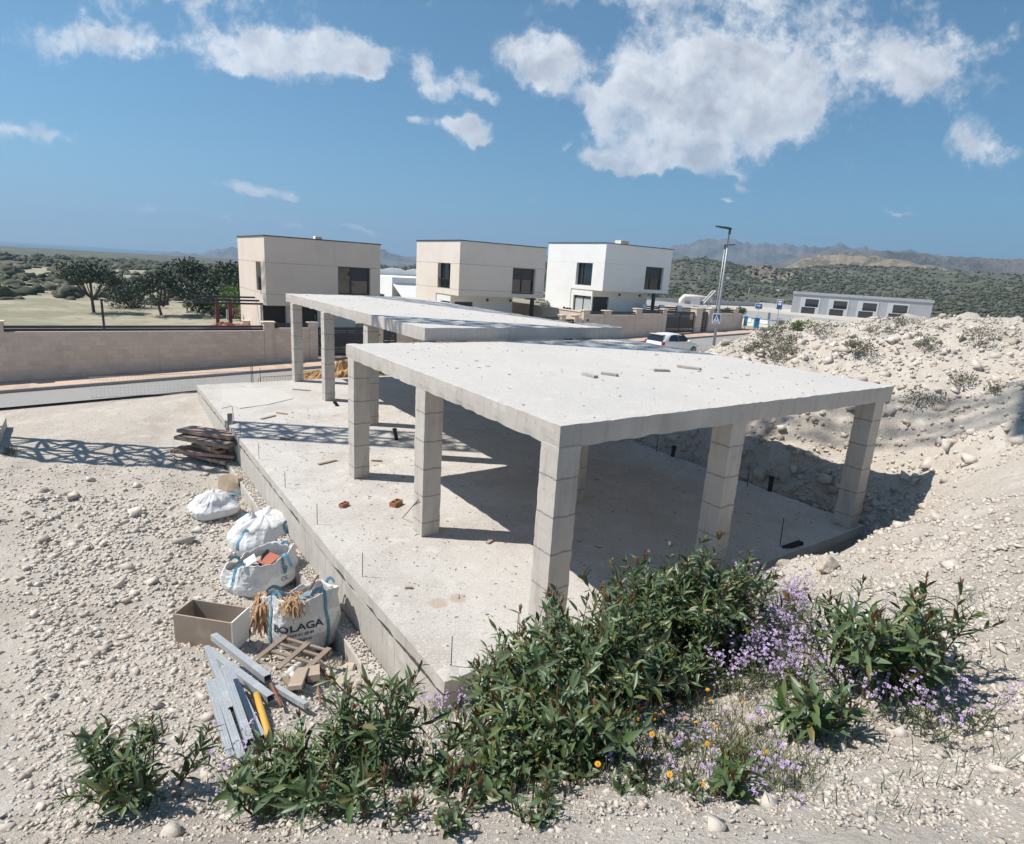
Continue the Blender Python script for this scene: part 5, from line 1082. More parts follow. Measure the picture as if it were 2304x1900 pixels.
# rear bag, full and tied
p = on_z(598, 1218, YZ); p.z = gz(p.x, p.y)-.03; f1 = bag_fn(1.26, 1.0, .62, 5.0, bulge=.14, top=.84, slump=.10, pull=.02, pw=3.0, crumple=.8)
B1 = thing('bulk_bag', (0, 0, 0), 'full white bulk bag tied at the top with dark print on its right side', 'bag')
bag_mesh(f1, 180, 56, False).build('fabric', MT_bag, B1, smooth=True)
mb = MB(); prev = None
sp = bag_fn(.20, .18, .2, 2.0, bulge=.2, top=.7, pull=.02); m2 = bag_mesh(sp, 36, 10, False); m2.v = [(x*.75-.22, y*.75+.10, z*.7+.63) for x, y, z in m2.v]; m2.build('tied_neck', MT_bag, B1, smooth=True)
p1 = p; t1 = math.atan2(-p.y, -p.x)-.3
for th in (t1-.75, t1+.8, t1+2.3, t1-2.3): strap_on(B1, f1, th, .35, .05, .3, .06)
lettering(B1, f1, '7 Acib', t1+1.15, .56, .10, .66, 1.22); lettering(B1, f1, 'BIG', t1+1.2, .34, .15, .66, 1.22, bold=.008); lettering(B1, f1, 'JA', t1+1.25, .17, .14, .66, 1.22, bold=.008)
inplace(B1, p1, .3)
# bag cut by the left border
p = on_z(482, 1148, -1.0); p.z = gz(p.x, p.y)-.02; f0 = bag_fn(.9, .8, .42, 11.0, bulge=.15, top=.75, slump=.2, pull=.02)
B0 = thing('bulk_bag', (0, 0, 0), 'small white sack with frayed blue ties beside the boulder', 'bag'); bag_mesh(f0, 130, 40, False).build('fabric', MT_bag, B0, smooth=True); p0 = p
mb = MB(); rr = random.Random(4)
for _ in range(26): q = Vector((.36, -.12, .42)); mb.bar(q, q+Vector((rr.uniform(.0, .28), rr.uniform(-.15, .15), rr.uniform(-.16, .08))), .012, .004)
mb.build('strap', MT_strap, B0)
inplace(B0, p0, .2)
# frond bundle against the printed bag
p = hit(588, 1425); fr_ = fronds(None, (p.x+.14, p.y+.02, p.z+.62, -1.9), 150, .62, .35, name='palm_frond', down=.9, wid=.02, seed=9); tag(fr_, 'brown dry palm frond leaning on the left of the printed bag', 'frond')

# wooden box
p = on_z(545, 1462, YZ+.02); mb = MB(); q0 = hit(526, 1470); q1 = hit(568, 1448); d = (q1-q0); Lb = .44; ang = math.atan2(d.y, d.x)
BX = thing('wooden_box', tuple(q0), 'pale open wooden box with a white end panel beside the gravel', 'box'); BX.rotation_euler = (0, 0, ang)
hB = .50; dB = .95
mb = MB(); mb.box(0, 0, 0, Lb, .022, hB); mb.build('end_panel', mat('white_melamine', (.72, .71, .68), .6), BX).matrix_parent_inverse = Matrix.Identity(4)
for x in (0.0, Lb-.022):
    mb = MB(); mb.box(x, .023, .0, x+.022, dB, hB*.98); mb.build('side_panel', MT_wood2, BX).matrix_parent_inverse = Matrix.Identity(4)
mb = MB(); mb.box(.023, .023, 0.01, Lb-.023, dB, .03); mb.build('bottom', MT_wood2, BX).matrix_parent_inverse = Matrix.Identity(4)
mb = MB(); mb.box(.023, dB-.022, .031, Lb-.023, dB, hB); mb.build('back_panel', MT_wood2, BX).matrix_parent_inverse = Matrix.Identity(4)
BX.rotation_euler = (0, 0, ang)
# broken pallet
PL = thing('wooden_pallet', (0, 0, 0), 'broken weathered pallet lying on the rubble in front of the printed bag', 'pallet')
def pl(nm, x0, y0, z0, x1, y1, z1): mb = MB(); mb.rbox(x0, y0, z0, x1, y1, z1, .12, .003, 8); mb.build(nm, MT_wood, PL)
for y in (-.36, -.05, .16, .33): pl('runner', -.52, y, .095, .55, y+.055 if y > -.3 else y+.05, .125)
pl('runner', -.55, -.37, 0, .58, -.31, .022)
for x in (-.50, .0, .44): pl('cross_board', x, -.38, .126, x+.10, .40, .146)
for (x, y) in ((-.5, -.37), (-.5, .3), (.44, -.37), (.44, .3), (-.5, -.04), (.44, -.04)): pl('block', x, y, .022, x+.1, y+.09, .094)
PL.scale = (.84, .84, .84); pc = hit(656, 1500); e0 = hit(600, 1452); e1 = hit(728, 1500); PL.location = (pc.x, pc.y, gz(pc.x, pc.y)+.02); PL.rotation_euler = (R(1.5), R(-2), math.atan2(e1.y-e0.y, e1.x-e0.x))
# wood pieces by the pallet
for (x0, y0, x1, y1, w, t, m, nm, lb) in [(706, 1506, 706, 1543, .16, .09, MT_wood2, 'wood_block', 'thick squared wood block standing on the rubble by the bush'), (682, 1518, 662, 1568, .16, .05, MT_wood2, 'board', 'pale split board lying beside the thick wood block'), (640, 1534, 658, 1560, .06, .05, MT_wood, 'wood_offcut', 'small dark offcut with a hollow end left of the split board')]:
    a, b_ = hit(x0, y0), hit(x1, y1); c, L, an = span(a, b_); o = plank(Vector((c.x, c.y, gz(c.x, c.y)+.04)), L, w, t, an, m, nm, lb, 'wood'); o.rotation_euler = (0, -math.atan2(b_.z-a.z, L), an)
def stick(pts, r, m, nm, lb, cat, n=7):
    q = [hit(x, y)+Vector((0, 0, r*1.5+dz)) for (x, y, dz) in pts]; mb = MB(); mb.tube(q, r, n); o = mb.build(nm, m, smooth=n > 4, origin=tuple(q[0])); return tag(o, lb, cat)
stick([(590, 1522, .06), (612, 1566, .12), (634, 1604, .05)], .018, MT_rust, 'rusty_bar', 'rusty steel bar lying across the grey tubes', 'bar')
stick([(556, 1572, .02), (580, 1625, .04), (598, 1668, .02)], .016, MT_rust, 'rusty_bar', 'rusty steel bar alongside the yellow tube', 'bar')
stick([(708, 1492, .02), (730, 1525, .05), (752, 1552, .05)], .014, MT_rust, 'rusty_bar', 'rusty reinforcing bar behind the wood block', 'bar')
stick([(714, 1535, .0), (718, 1565, .03), (722, 1590, .02)], .012, MT_rust, 'rusty_bar', 'short rusty bar under the wood block', 'bar')
stick([(578, 1578, .03), (590, 1620, .03), (605, 1672, .03)], .036, MT_yellow, 'yellow_tube', 'dull yellow tube lying between the grey steel tubes and the bush', 'tube', 12)
stick([(612, 1555, .02), (690, 1608, .05)], .04, MT_zinc, 'steel_tube', 'single pale steel tube reaching from the stack towards the bush', 'tube', 4)
mb = MB(); c0, c1 = hit(655, 1520), hit(678, 1503)
for k in range(6): mb.tube([c0.lerp(c1, k/6)+Vector((0, 0, .06)), c0.lerp(c1, (k+1)/6)+Vector((0, 0, .06))], [.05+.008*(k % 2), .05+.008*((k+1) % 2)], 12)
o = mb.build('plastic_bottle', mat('clear_plastic', (.62, .66, .64), .45), smooth=True, origin=tuple(c0)); tag(o, 'crushed pale plastic bottle in the rubble below the pallet', 'bottle')
# hollow steel sections
def hollow(p, q, w, h, label, roll=0.0):
    p, q = Vector(p), Vector(q); d = (q-p); L = d.length; mb = MB(); t = .006
    for (y0, y1, z0, z1) in ((-w/2, w/2, -h/2, -h/2+t), (-w/2, w/2, h/2-t, h/2), (-w/2, -w/2+t, -h/2+t, h/2-t), (w/2-t, w/2, -h/2+t, h/2-t)): mb.box(0, y0, z0, L, y1, z1)
    for s in (-.18, .18): mb.box(0, s*w-.004, h/2+.0005, L, s*w+.004, h/2+.004)
    o = mb.build('steel_tube', MT_zinc); o.location = p; o.rotation_euler = d.to_track_quat('X', 'Z').to_euler(); return tag(o, label, 'steel tube', 'grey steel tubes in the left corner')
def far(px, py, q, ext):  # continue a tube beyond the photo's left border
    a = hit(px, py); v = (a-q); return q+v*(1+ext)
for (x1, y1, x0, y0, dz, lb, w) in [(604, 1560, 505, 1505, .20, 'topmost grey steel tube of the upper pair, its open end by the rusty bar', .085), (610, 1586, 505, 1528, .08, 'square grey steel tube under the topmost one of the upper pair', .085),
      (590, 1672, 505, 1535, .05, 'long grey steel tube beside the yellow tube, rightmost of the lower fan', .062), (564, 1706, 505, 1565, .16, 'grey steel tube lying over the middle of the lower fan, open end down', .066), (545, 1722, 505, 1626, .05, 'grey steel tube with open dark end near the bottom left corner', .066), (524, 1640, 505, 1602, .22, 'short looking grey steel tube with open end, leftmost of the lower fan', .064), (520, 1718, 505, 1676, .04, 'lowest grey steel tube half hidden by its neighbours', .06)]:
    a, b_ = hit(x1, y1), hit(x0, y0); v = (b_-a).normalized(); v.z *= .6; hollow(a+Vector((0, 0, dz)), a+v*1.75+Vector((0, 0, dz+.02)), w, w*.95, lb)
# timber stack at the slab corner
TS = thing('timber_stack', tuple(on_z(516, 1045, -1.0)), 'stack of dark timber with a plank leaning on it, left of the slab corner', 'timber'); c = TS.location; rr = random.Random(2)
for k in range(7):
    mb = MB(); z = -1.0+.125*k; mb.obox((c.x-.45+rr.uniform(-.15, .15), c.y+.5+rr.uniform(-.25, .25), z+.06), (rr.uniform(.2, .75), rr.uniform(1.2, 1.9), .09), Matrix.Rotation(.5+rr.uniform(-.4, .4), 3, 'Z') @ Matrix.Rotation(rr.uniform(-.06, .06), 3, 'Y')); mb.build('timber', MT_wood if k % 2 else mat('pink_timber', (.36, .24, .20), .9, vary=[((40, 5, 5), (.22, .15, .12), .45, .7)]), TS)
a, b_ = on_z(512, 1050, -.95), Vector((2.75, 17.3, -.05)); mb = MB(); mb.bar((a.x+.1, a.y, -.95), (a.x+.35, a.y+1.3, .25), .14, .04); mb.build('leaning_plank', MT_wood2, TS)

# ------------------------------------------------------------------ far edge of the plot: soil heap, fence, barrier
def mound(name, cx, cy, rx, ry, h, m, label, cat, seed, n=44):
    mb = MB(); X, Y = np.meshgrid(np.linspace(-1, 1, n), np.linspace(-1, 1, n)); Z = np.zeros_like(X)
    for i in range(n):
        for j in range(n):
            r = math.hypot(X[i, j], Y[i, j]); k = max(0, 1-r)
            Z[i, j] = h*(k**.7)*(.75+.55*fbm(X[i, j]*2.2+seed, Y[i, j]*2.2, 0, 4)+.25*abs(fbm(X[i, j]*5, Y[i, j]*5, seed, 3))) - .12
    mb.grid(X*rx, Y*ry, Z); o = mb.build(name, m); o.location = (cx, cy, gz(cx, cy)); return tag(o, label, cat)
c = base_at(735, 842); mound('soil_heap', c.x, 26.2, 2.5, 1.0, 1.35, MT_soil, 'heap of ochre soil between the far columns and the street', 'soil heap', 2.0)
c = base_at(655, 862); mound('soil_heap', c.x, 26.1, .9, .5, .3, MT_soil, 'low spill of pale soil beside the orange barrier', 'soil heap', 6.0)
FN = thing('mesh_fence', (3.5, 27.2, -.6), 'see through wire mesh fence panels at the far edge of the plot', 'fence'); fb_ = 27.15
for (px, py0, py1) in ((566, 812, 861), (569.5, 812, 861), (586, 829, 861)):
    a = on_b(px, py1, fb_); t = on_b(px-3.5, py0, fb_); mb = MB(); mb.tube([(a.x, fb_, a.z-.25), (a.x, fb_, t.z)], .013, 6); mb.build('post', MT_anth if px != 586 else MT_rebar, FN, smooth=True)
xr = on_b(566, 850, fb_).x; mb = MB(); zt_, zb_ = on_b(540, 836, fb_).z, -.72
for k in range(44): x = xr-.13*k-.05; mb.bar((x, fb_, zb_), (x, fb_, zt_), .004, .004)
for k in range(8): z = zb_+(zt_-zb_)*k/7; mb.bar((xr-5.7, fb_, z), (xr-.05, fb_, z), .004, .004)
for z in (zb_+.01, zt_): mb.bar((xr-5.7, fb_-.02, z), (xr-.04, fb_-.02, z), .016, .016)
mb.build('wire_mesh', MT_zinc, FN)
BR = thing('crowd_barrier', (5.9, 27.0, -.6), 'pale orange tubular barrier standing before the soil heap', 'barrier'); a0 = on_b(581, 861, 26.8); a1 = on_b(660, 846, 26.8)
zt_, zb_ = on_b(590, 850, 26.8).z+.03, -.66; MT_or = mat('orange_metal', (.55, .33, .20), .6)
mb = MB(); mb.tube([(a0.x, 26.8, zb_), (a0.x, 26.8, zt_-.14), (a0.x+.04, 26.8, zt_-.04), (a0.x+.14, 26.8, zt_), (a1.x, 26.8, zt_), (a1.x, 26.8, zb_)], .02, 8); mb.build('frame', MT_or, BR, smooth=True)
mb = MB(); n = 13
for k in range(1, n): x = a0.x+(a1.x-a0.x)*k/n; mb.tube([(x, 26.8, zb_+.1), (x, 26.8, zt_)], .008, 5)
mb.tube([(a0.x, 26.8, zb_+.1), (a1.x, 26.8, zb_+.1)], .014, 6); mb.build('bars', MT_or, BR)
# earth ledge under the lamp
c = base_at(1640, 790); o = mound('earth_ledge', c.x-3.5, c.y-2.3, 2.3, 1.0, .7, mat('brown_earth', (.34, .22, .13), .95, vary=[(3, (.48, .34, .22), .45, .7), (12, (.24, .15, .09), .5, .72)], bump=(.05, [(6, 1)])), 'crumbling brown earth ledge below the lamp pole', 'earth bank', 8.0)

# ------------------------------------------------------------------ plants
def leaves_arrays(P, D, Nn, L, W, curl, fold=.25):
    """lance leaves: base P, axis D, face normal Nn (unit rows)"""
    s = np.array([0, .22, .48, .76, 1.0]); wd = np.array([.08, .78, 1.0, .62, .02]); n = len(P)
    Wv = np.cross(D, Nn); Wv /= np.linalg.norm(Wv, axis=1)[:, None]+1e-9; V = np.zeros((n, 5, 3, 3))
    for i in range(5):
        mid = P + D*(L*s[i])[:, None] - Nn*(curl*L*s[i]**2)[:, None]
        for k, t in enumerate((-1, 0, 1)): V[:, i, k] = mid + Wv*(W*.5*wd[i]*t)[:, None] + Nn*(W*fold*abs(t)*wd[i])[:, None]
    b = []
    for i in range(4):
        for k in range(2): b.append((i*3+k, i*3+k+1, i*3+k+4, i*3+k+3))
    F = np.array(b)[None]+(np.arange(n)*15)[:, None, None]
    return V.reshape(-1, 3), F.reshape(-1, 4)
def unit(v): return v/(np.linalg.norm(v, axis=-1, keepdims=True)+1e-9)
def bush(base, h, rad, nst, label, ll=(.10, .17), group=None, lean=(0, 0), seed=0, name='wattle_bush', young=.6, twigs=3, ratio=.245, low=.16):
    rg = np.random.default_rng(seed); root = thing(name, tuple(base), label, 'bush', group); st = MB(); P, D, Nn, L = [], [], [], []; yP, yD, yN, yL = [], [], [], []
    def stem(p0, d0, ln, r0, depth):
        n = 8; p = Vector(p0); d = Vector(d0).normalized(); pts = [p.copy()]
        for i in range(n):
            d = (d+Vector((rg.normal(0, .09), rg.normal(0, .09), .10 if depth == 0 else .06))).normalized(); p = p+d*ln/n; pts.append(p.copy())
        st.tube(pts, [r0*(1-.75*i/n) for i in range(n+1)], 5, False)
        nl = int(ln*(1-low)/.030) if rg.random() > .10 else 4
        for k in range(nl):
            u = low+(1-low)*(k+rg.random())/nl; i = min(int(u*n), n-1); q = pts[i].lerp(pts[i+1], u*n-i); ax = (pts[i+1]-pts[i]).normalized()
            a = k*2.4+rg.normal(0, .5); o1 = ax.orthogonal().normalized(); o2 = ax.cross(o1); out = o1*math.cos(a)+o2*math.sin(a)
            dd = (ax*rg.uniform(.35, .95)+out*rg.uniform(.5, 1.0)+Vector((0, 0, .10-.25*rg.random()))).normalized(); nn = (ax-dd*ax.dot(dd)); nn = (nn.normalized() if nn.length > .05 else o1)
            nn = (nn+Vector((rg.normal(0, .25), rg.normal(0, .25), rg.normal(0, .25)))).normalized(); nn = (nn-dd*nn.dot(dd)).normalized()
            l = rg.uniform(*ll)*(1-.35*max(0, u-.75)/.25); P.append(q); D.append(dd); Nn.append(nn); L.append(l)
        if rg.random() < young:
            for k in range(int(rg.integers(4, 9))):
                a = rg.uniform(0, 6.3); o1 = d.orthogonal().normalized(); o2 = d.cross(o1); dd = (d*1.2+(o1*math.cos(a)+o2*math.sin(a))*rg.uniform(.15, .7)).normalized(); nn = o1-dd*o1.dot(dd); yP.append(p-d*rg.uniform(0, .07)); yD.append(dd); yN.append(nn.normalized()); yL.append(rg.uniform(.03, .075))
        if depth == 0:
            for k in range(twigs): i = int(rg.integers(2, n-1)); a = rg.uniform(0, 6.3); t = (pts[i+1]-pts[i]).normalized(); o1 = t.orthogonal().normalized(); o2 = t.cross(o1); stem(pts[i], t*.8+(o1*math.cos(a)+o2*math.sin(a))*.75, ln*rg.uniform(.28, .5), r0*.55, 1)
    B = Vector(base)
    for k in range(nst):
        a = rg.uniform(0, 2*math.pi); rr_ = math.sqrt(rg.random()); tilt = rr_*rad/h*1.05; bp = B+Vector((math.cos(a), math.sin(a), 0))*rr_*rad*.35; bp.z = gz(bp.x, bp.y, False)-.03
        d = Vector((math.cos(a)*tilt+lean[0], math.sin(a)*tilt+lean[1], 1)); ln = h*rg.uniform(.72, 1.08)*(1+.12*rr_) ; stem(bp, d, ln, .009, 0)
    st.build('stem', MT_twig, root, smooth=True)
    P, D, Nn, L = map(np.array, (P, D, Nn, L)); V, F = leaves_arrays(P, unit(D), unit(Nn), L, L*rg.uniform(ratio*.75, ratio*1.3, len(L)), rg.uniform(-.1, .45, len(L))); npmesh('foliage', V, F, MT_leaf, root, smooth=True)
    if len(yP):
        yP, yD, yN, yL = map(np.array, (yP, yD, yN, yL)); V, F = leaves_arrays(yP, unit(yD), unit(yN), yL, yL*.26, rg.uniform(-.1, .2, len(yL))); npmesh('young_leaves', V, F, MT_young, root, smooth=True)
    return root
G_ = 'glossy leaved wattle bushes on the bank'
def at_hit(px, py): p = hit(px, py); return Vector((p.x, p.y, gz(p.x, p.y, False)))
bush(at_hit(1275, 1640), 1.12, .52, 34, 'tall glossy dark green bush hiding the foot of the nearest column', group=G_, seed=11)
bush(at_hit(1165, 1640), .72, .46, 22, 'dark green bush with reddish tips spreading left over the slab edge', group=G_, seed=12)
bush(at_hit(1460, 1520), 1.12, .52, 36, 'tall glossy bush with its highest sprig against the shaded floor', group=G_, seed=13)
bush(at_hit(1595, 1490), .92, .50, 28, 'dark green bush mixed with lilac flowers, right of the tallest sprig', group=G_, seed=14)
bush(at_hit(1375, 1570), .80, .50, 26, 'low dense dark green bush in the middle behind the orange flowers', group=G_, seed=15)
bush(at_hit(740, 1780), .50, .36, 15, 'glossy dark green bush in front of the steel tubes', ll=(.12, .19), ratio=.175, group=G_, seed=16, twigs=2, low=.1)
bush(at_hit(812, 1765), .78, .28, 12, 'open green bush with long narrow leaves reaching up to the footing corner', ll=(.12, .19), ratio=.175, group=G_, seed=17, twigs=2)
bush(at_hit(600, 1815), .42, .28, 8, 'sparse bush with red edged leaves in the bottom left corner', ll=(.12, .20), group=G_, seed=18, twigs=1)
bush(at_hit(760, 1815), .42, .34, 11, 'low bush of long dark leaves at the bottom edge between two taller bushes', ll=(.12, .19), ratio=.175, group=G_, seed=25, twigs=1, low=.05)
bush(at_hit(1835, 1650), .42, .28, 9, 'long leaved shoots cut by the right border above the pale rocks', ll=(.14, .20), group=G_, seed=19, low=.05, twigs=1)
bush(at_hit(1670, 1800), .24, .20, 5, 'small narrow leaved shoots among the gravel at bottom right', ll=(.10, .16), group=G_, seed=20, low=.05, twigs=1)
bush(at_hit(1035, 1680), .32, .26, 8, 'low bush with upright red shoots left of the main bushes', group=G_, seed=21)
bush(at_hit(1150, 1730), .42, .32, 12, 'low mixed bush at the bottom of the main clump', group=G_, seed=26)
bush(at_hit(1960, 1560), .8, .5, 24, 'bush on the bank far to the right of the pale rocks', group=G_, seed=22)
bush(at_hit(330, 1800), .6, .45, 16, 'bush on the slope far left of the steel tubes', group=G_, seed=23)

bush(at_hit(960, 1770), .30, .34, 12, 'low leafy weed clump at the bottom between the two bushes', ll=(.05, .09), group=G_, seed=31, twigs=2, low=.0, ratio=.45, young=0)
bush(at_hit(1060, 1790), .32, .36, 14, 'broad leaved weed clump at the bottom edge under the main bush', ll=(.05, .10), group=G_, seed=32, twigs=2, low=.0, ratio=.5, young=0)
bush(at_hit(1220, 1780), .34, .34, 12, 'broad leaved weeds in the shade at the foot of the main bush', ll=(.05, .09), group=G_, seed=33, twigs=2, low=.0, ratio=.45, young=0)
bush(at_hit(1340, 1640), .62, .42, 18, 'narrow leaved bush directly behind the cluster of orange flowers', group=G_, seed=34)
bush(at_hit(1530, 1560), .55, .42, 18, 'low dense bush between orange flowers and the lilac drift', group=G_, seed=35)
bush(at_hit(1290, 1715), .55, .40, 18, 'dense shaded bush filling the foot of the main clump', group=G_, seed=37)
bush(at_hit(1180, 1735), .50, .38, 14, 'leafy bush at the bottom centre below the tall bush', group=G_, seed=38)
for i_, (x_, y_, h_, t_) in enumerate([(860, 1850, .30, 'low leafy weeds below the bottom left bush'), (1010, 1845, .28, 'low weeds at the bottom edge near the corner of the slab'), (1200, 1840, .26, 'low weeds at the bottom edge under the main clump'), (1420, 1790, .20, 'tiny leafy weed among the orange flowers'), (1560, 1800, .18, 'tiny leafy weed among the lilac flowers at the bottom'), (1500, 1700, .16, 'small green weed just below the orange flowers'), (1640, 1720, .18, 'small green weed between pale stones at right')]):
    bush(at_hit(x_, y_), h_, h_*1.0, 9, t_, ll=(.04, .085), group=G_, seed=50+i_, twigs=1, low=.0, ratio=.4, young=.2)
bush(at_hit(660, 1790), .36, .30, 9, 'low leafy shoots at the bottom in front of the yellow tube', ll=(.10, .18), group=G_, seed=36, twigs=1, low=.05)

def petals(P, Nn, r, k=4, wide=.8):
    """k petals round each head"""
    n = len(P); ref = np.tile([[.31, .77, .55]], (n, 1)); U = unit(np.cross(Nn, ref)); Wv = np.cross(Nn, U); V, F = [], []
    for j in range(k):
        a = 2*math.pi*j/k; b = math.pi/k*wide
        d0 = U*math.cos(a)+Wv*math.sin(a); d1 = U*math.cos(a-b)+Wv*math.sin(a-b); d2 = U*math.cos(a+b)+Wv*math.sin(a+b); R_ = r[:, None]
        q = np.stack([P+d0*R_*.08, P+d1*R_*.72+Nn*R_*.15, P+d0*R_+Nn*R_*.1, P+d2*R_*.72+Nn*R_*.15], 1); V.append(q)
    V = np.concatenate(V, 0).reshape(-1, 3); F = np.arange(len(V)).reshape(-1, 4); return V, F
def lilac(base, h, rad, nst, seed, nf=(3, 8)):
    rg = np.random.default_rng(seed); root = thing('lilac_flower_plant', tuple(base), LIL, 'flower plant', 'lilac flowering plants'); st = MB(); P, Nn = [], []; lp_, ld, ln_, ll_ = [], [], [], []
    for k in range(nst):
        a = rg.uniform(0, 6.3); rr_ = math.sqrt(rg.random())*rad; p = Vector(base)+Vector((math.cos(a)*rr_*.5, math.sin(a)*rr_*.5, 0)); p.z = gz(p.x, p.y, False)-.02; d = Vector((math.cos(a)*rr_*1.2/h, math.sin(a)*rr_*1.2/h, 1)).normalized(); pts = [p.copy()]; l = h*rg.uniform(.6, 1.1)
        for i in range(6): d = (d+Vector((rg.normal(0, .12), rg.normal(0, .12), .02))).normalized(); p = p+d*l/6; pts.append(p.copy())
        st.tube(pts, [.003, .003, .0028, .0025, .002, .002, .0015], 3, False)
        for i in range(int(rg.integers(*nf))):
            u = rg.uniform(.78, 1.03); j = min(int(u*6), 5); q = pts[j].lerp(pts[j+1], u*6-j); off = Vector((rg.normal(0, .018), rg.normal(0, .018), rg.normal(.008, .012))); st.tube([q, q+off], .0012, 3, False); P.append(q+off); Nn.append((rg.normal(0, .5)-.3, rg.normal(0, .5)-.2, 1))
        for i in range(7):
            u = rg.uniform(.05, .7); j = min(int(u*6), 5); q = pts[j].lerp(pts[j+1], u*6-j); a2 = rg.uniform(0, 6.3); lp_.append(q); ld.append((math.cos(a2), math.sin(a2), .6)); ln_.append((0, 0, 1)); ll_.append(rg.uniform(.02, .05))
    st.build('stem', MT_weed, root); P, Nn = np.array(P), unit(np.array(Nn)); V, F = petals(P, Nn, rg.uniform(.0105, .0165, len(P))); npmesh('blossom', V, F, MT_lilac, root)
    D_ = unit(np.array(ld)); N2 = unit(np.array(ln_)-D_*np.sum(np.array(ln_)*D_, 1)[:, None]); L_ = np.array(ll_); V, F = leaves_arrays(np.array(lp_), D_, N2, L_, L_*.35, L_*0+.2); npmesh('foliage', V, F, MT_weed, root, smooth=True)
LIL = 'thin stemmed plant with small lilac four petalled flowers on the stony bank'
rl = random.Random(3); sites = []
for _ in range(30): sites.append((rl.uniform(1620, 1805), rl.uniform(1345, 1560), rl.uniform(.3, .6), 14))
for _ in range(9): sites.append((rl.uniform(1520, 1680), rl.uniform(1330, 1420), rl.uniform(.4, .65), 9))
for _ in range(8): sites.append((rl.uniform(930, 1090), rl.uniform(1570, 1660), rl.uniform(.25, .45), 8))
for _ in range(24): sites.append((rl.uniform(1380, 1800), rl.uniform(1620, 1795), rl.uniform(.14, .28), 3))
for _ in range(3): sites.append((rl.uniform(520, 560), rl.uniform(1690, 1780), rl.uniform(.25, .4), 5))
for _ in range(6): sites.append((rl.uniform(1820, 2250), rl.uniform(1350, 1700), rl.uniform(.35, .5), 9))
for k, (x, y, h, n) in enumerate(sites): lilac(at_hit(x, y), h, .20, n, 100+k)
# orange daisies: each head placed where the photograph shows one
ORL = 'orange daisy like flower on a thin stem among the front weeds'
def daisy(px, py, r, ang, k):
    D0 = None; p = hit(px, py+20); D0 = (p-CAM).length-.30; head = at_d(px, py, D0); gx, gy = head.x+random.uniform(-.03, .03), head.y+random.uniform(-.05, .0)
    root = thing('orange_daisy', (gx, gy, gz(gx, gy, False)), ORL, 'flower', 'orange daisies in the front weeds'); mb = MB(); b = Vector((gx, gy, gz(gx, gy, False)-.02))
    mb.tube([b, b.lerp(head, .5)+Vector((.01, .01, 0)), head], .003, 5); mb.build('stem', MT_weed, root)
    nn = unit(np.array([[-.3+random.uniform(-.2, .2), -.35+random.uniform(-.2, .2), 1.0]])); P_ = np.array([head]); V, F = petals(P_, nn, np.array([r]), 13, 1.0); V2, F2 = petals(P_+nn*.003, nn, np.array([r*.8]), 13, 1.0)
    npmesh('petal_head', np.concatenate([V, V2]), np.concatenate([F, F2+len(V)]), MT_orange, root)
    mb = MB(); mb.disc(head+Vector(nn[0])*.004, Vector(nn[0]), r*.28, .006, 10); mb.build('flower_centre', mat('flower_centre', (.45, .2, .02), .8), root)
for k, (x, y, r) in enumerate([(1476, 1608, .028), (1489, 1604, .026), (1470, 1616, .022), (1467, 1653, .022), (1435, 1619, .018), (1443, 1642, .017), (1528, 1580, .018), (1542, 1617, .02), (1566, 1627, .016), (1592, 1552, .017), (1592, 1674, .018), (1507, 1743, .02), (1345, 1720, .022), (1362, 1594, .016), (1376, 1622, .015), (1528, 1411, .014), (1473, 1441, .014), (1512, 1596, .014), (1600, 1577, .012), (1610, 1634, .013), (1582, 1765, .014), (1725, 1692, .013), (1672, 1580, .012)]): daisy(x, y, r*1.02, 0, k)
# low weeds and dry stems in the gravel: nobody could count them
def weeds(name, n, region, hh, m, seed, lw=.006, leaf=True):
    rg = np.random.default_rng(seed); P, D, L, Wd = [], [], [], []
    tries = 0
    while len(P) < n and tries < n*6:
        tries += 1; px, py = region(rg); p = hit(px, py) if tries % 14 == 1 else p; q = (p.x+rg.normal(0, .10), p.y+rg.normal(0, .10)); z = gz(q[0], q[1], False)
        if in_slab(*q): continue
        a = rg.uniform(0, 6.3); t = rg.uniform(.1, .75); P.append((q[0], q[1], z-.01)); D.append((math.cos(a)*t, math.sin(a)*t, 1)); L.append(rg.uniform(*hh)); Wd.append(rg.uniform(.6, 1.4)*lw)
    P = np.array(P); D = unit(np.array(D)); ref = unit(rg.normal(size=P.shape)); Nn = unit(ref-D*np.sum(ref*D, 1)[:, None]); V, F = leaves_arrays(P, D, Nn, np.array(L), np.array(Wd), rg.uniform(-.1, .5, len(P)), .1); return struct(npmesh(name, V, F, m, smooth=True), 'stuff')
poly = lambda x0, x1, y0, y1: (lambda rg: (rg.uniform(x0, x1), rg.uniform(y0, y1)))
weeds('weeds', 4200, poly(1280, 1790, 1540, 1800), (.04, .2), MT_weed, 1, .005)
weeds('weeds', 1700, poly(890, 1250, 1560, 1800), (.04, .15), MT_weed, 2, .010)
weeds('weeds', 1300, poly(520, 960, 1690, 1830), (.03, .13), MT_weed, 3, .006)
weeds('weeds', 900, poly(1500, 1790, 1360, 1540), (.04, .2), MT_weed, 4, .004)
weeds('dry_grass', 1500, poly(1000, 1790, 1560, 1800), (.03, .2), MT_dry, 5, .0028)
weeds('weeds', 700, poly(1800, 2300, 1300, 1850), (.04, .18), MT_weed, 6, .005)

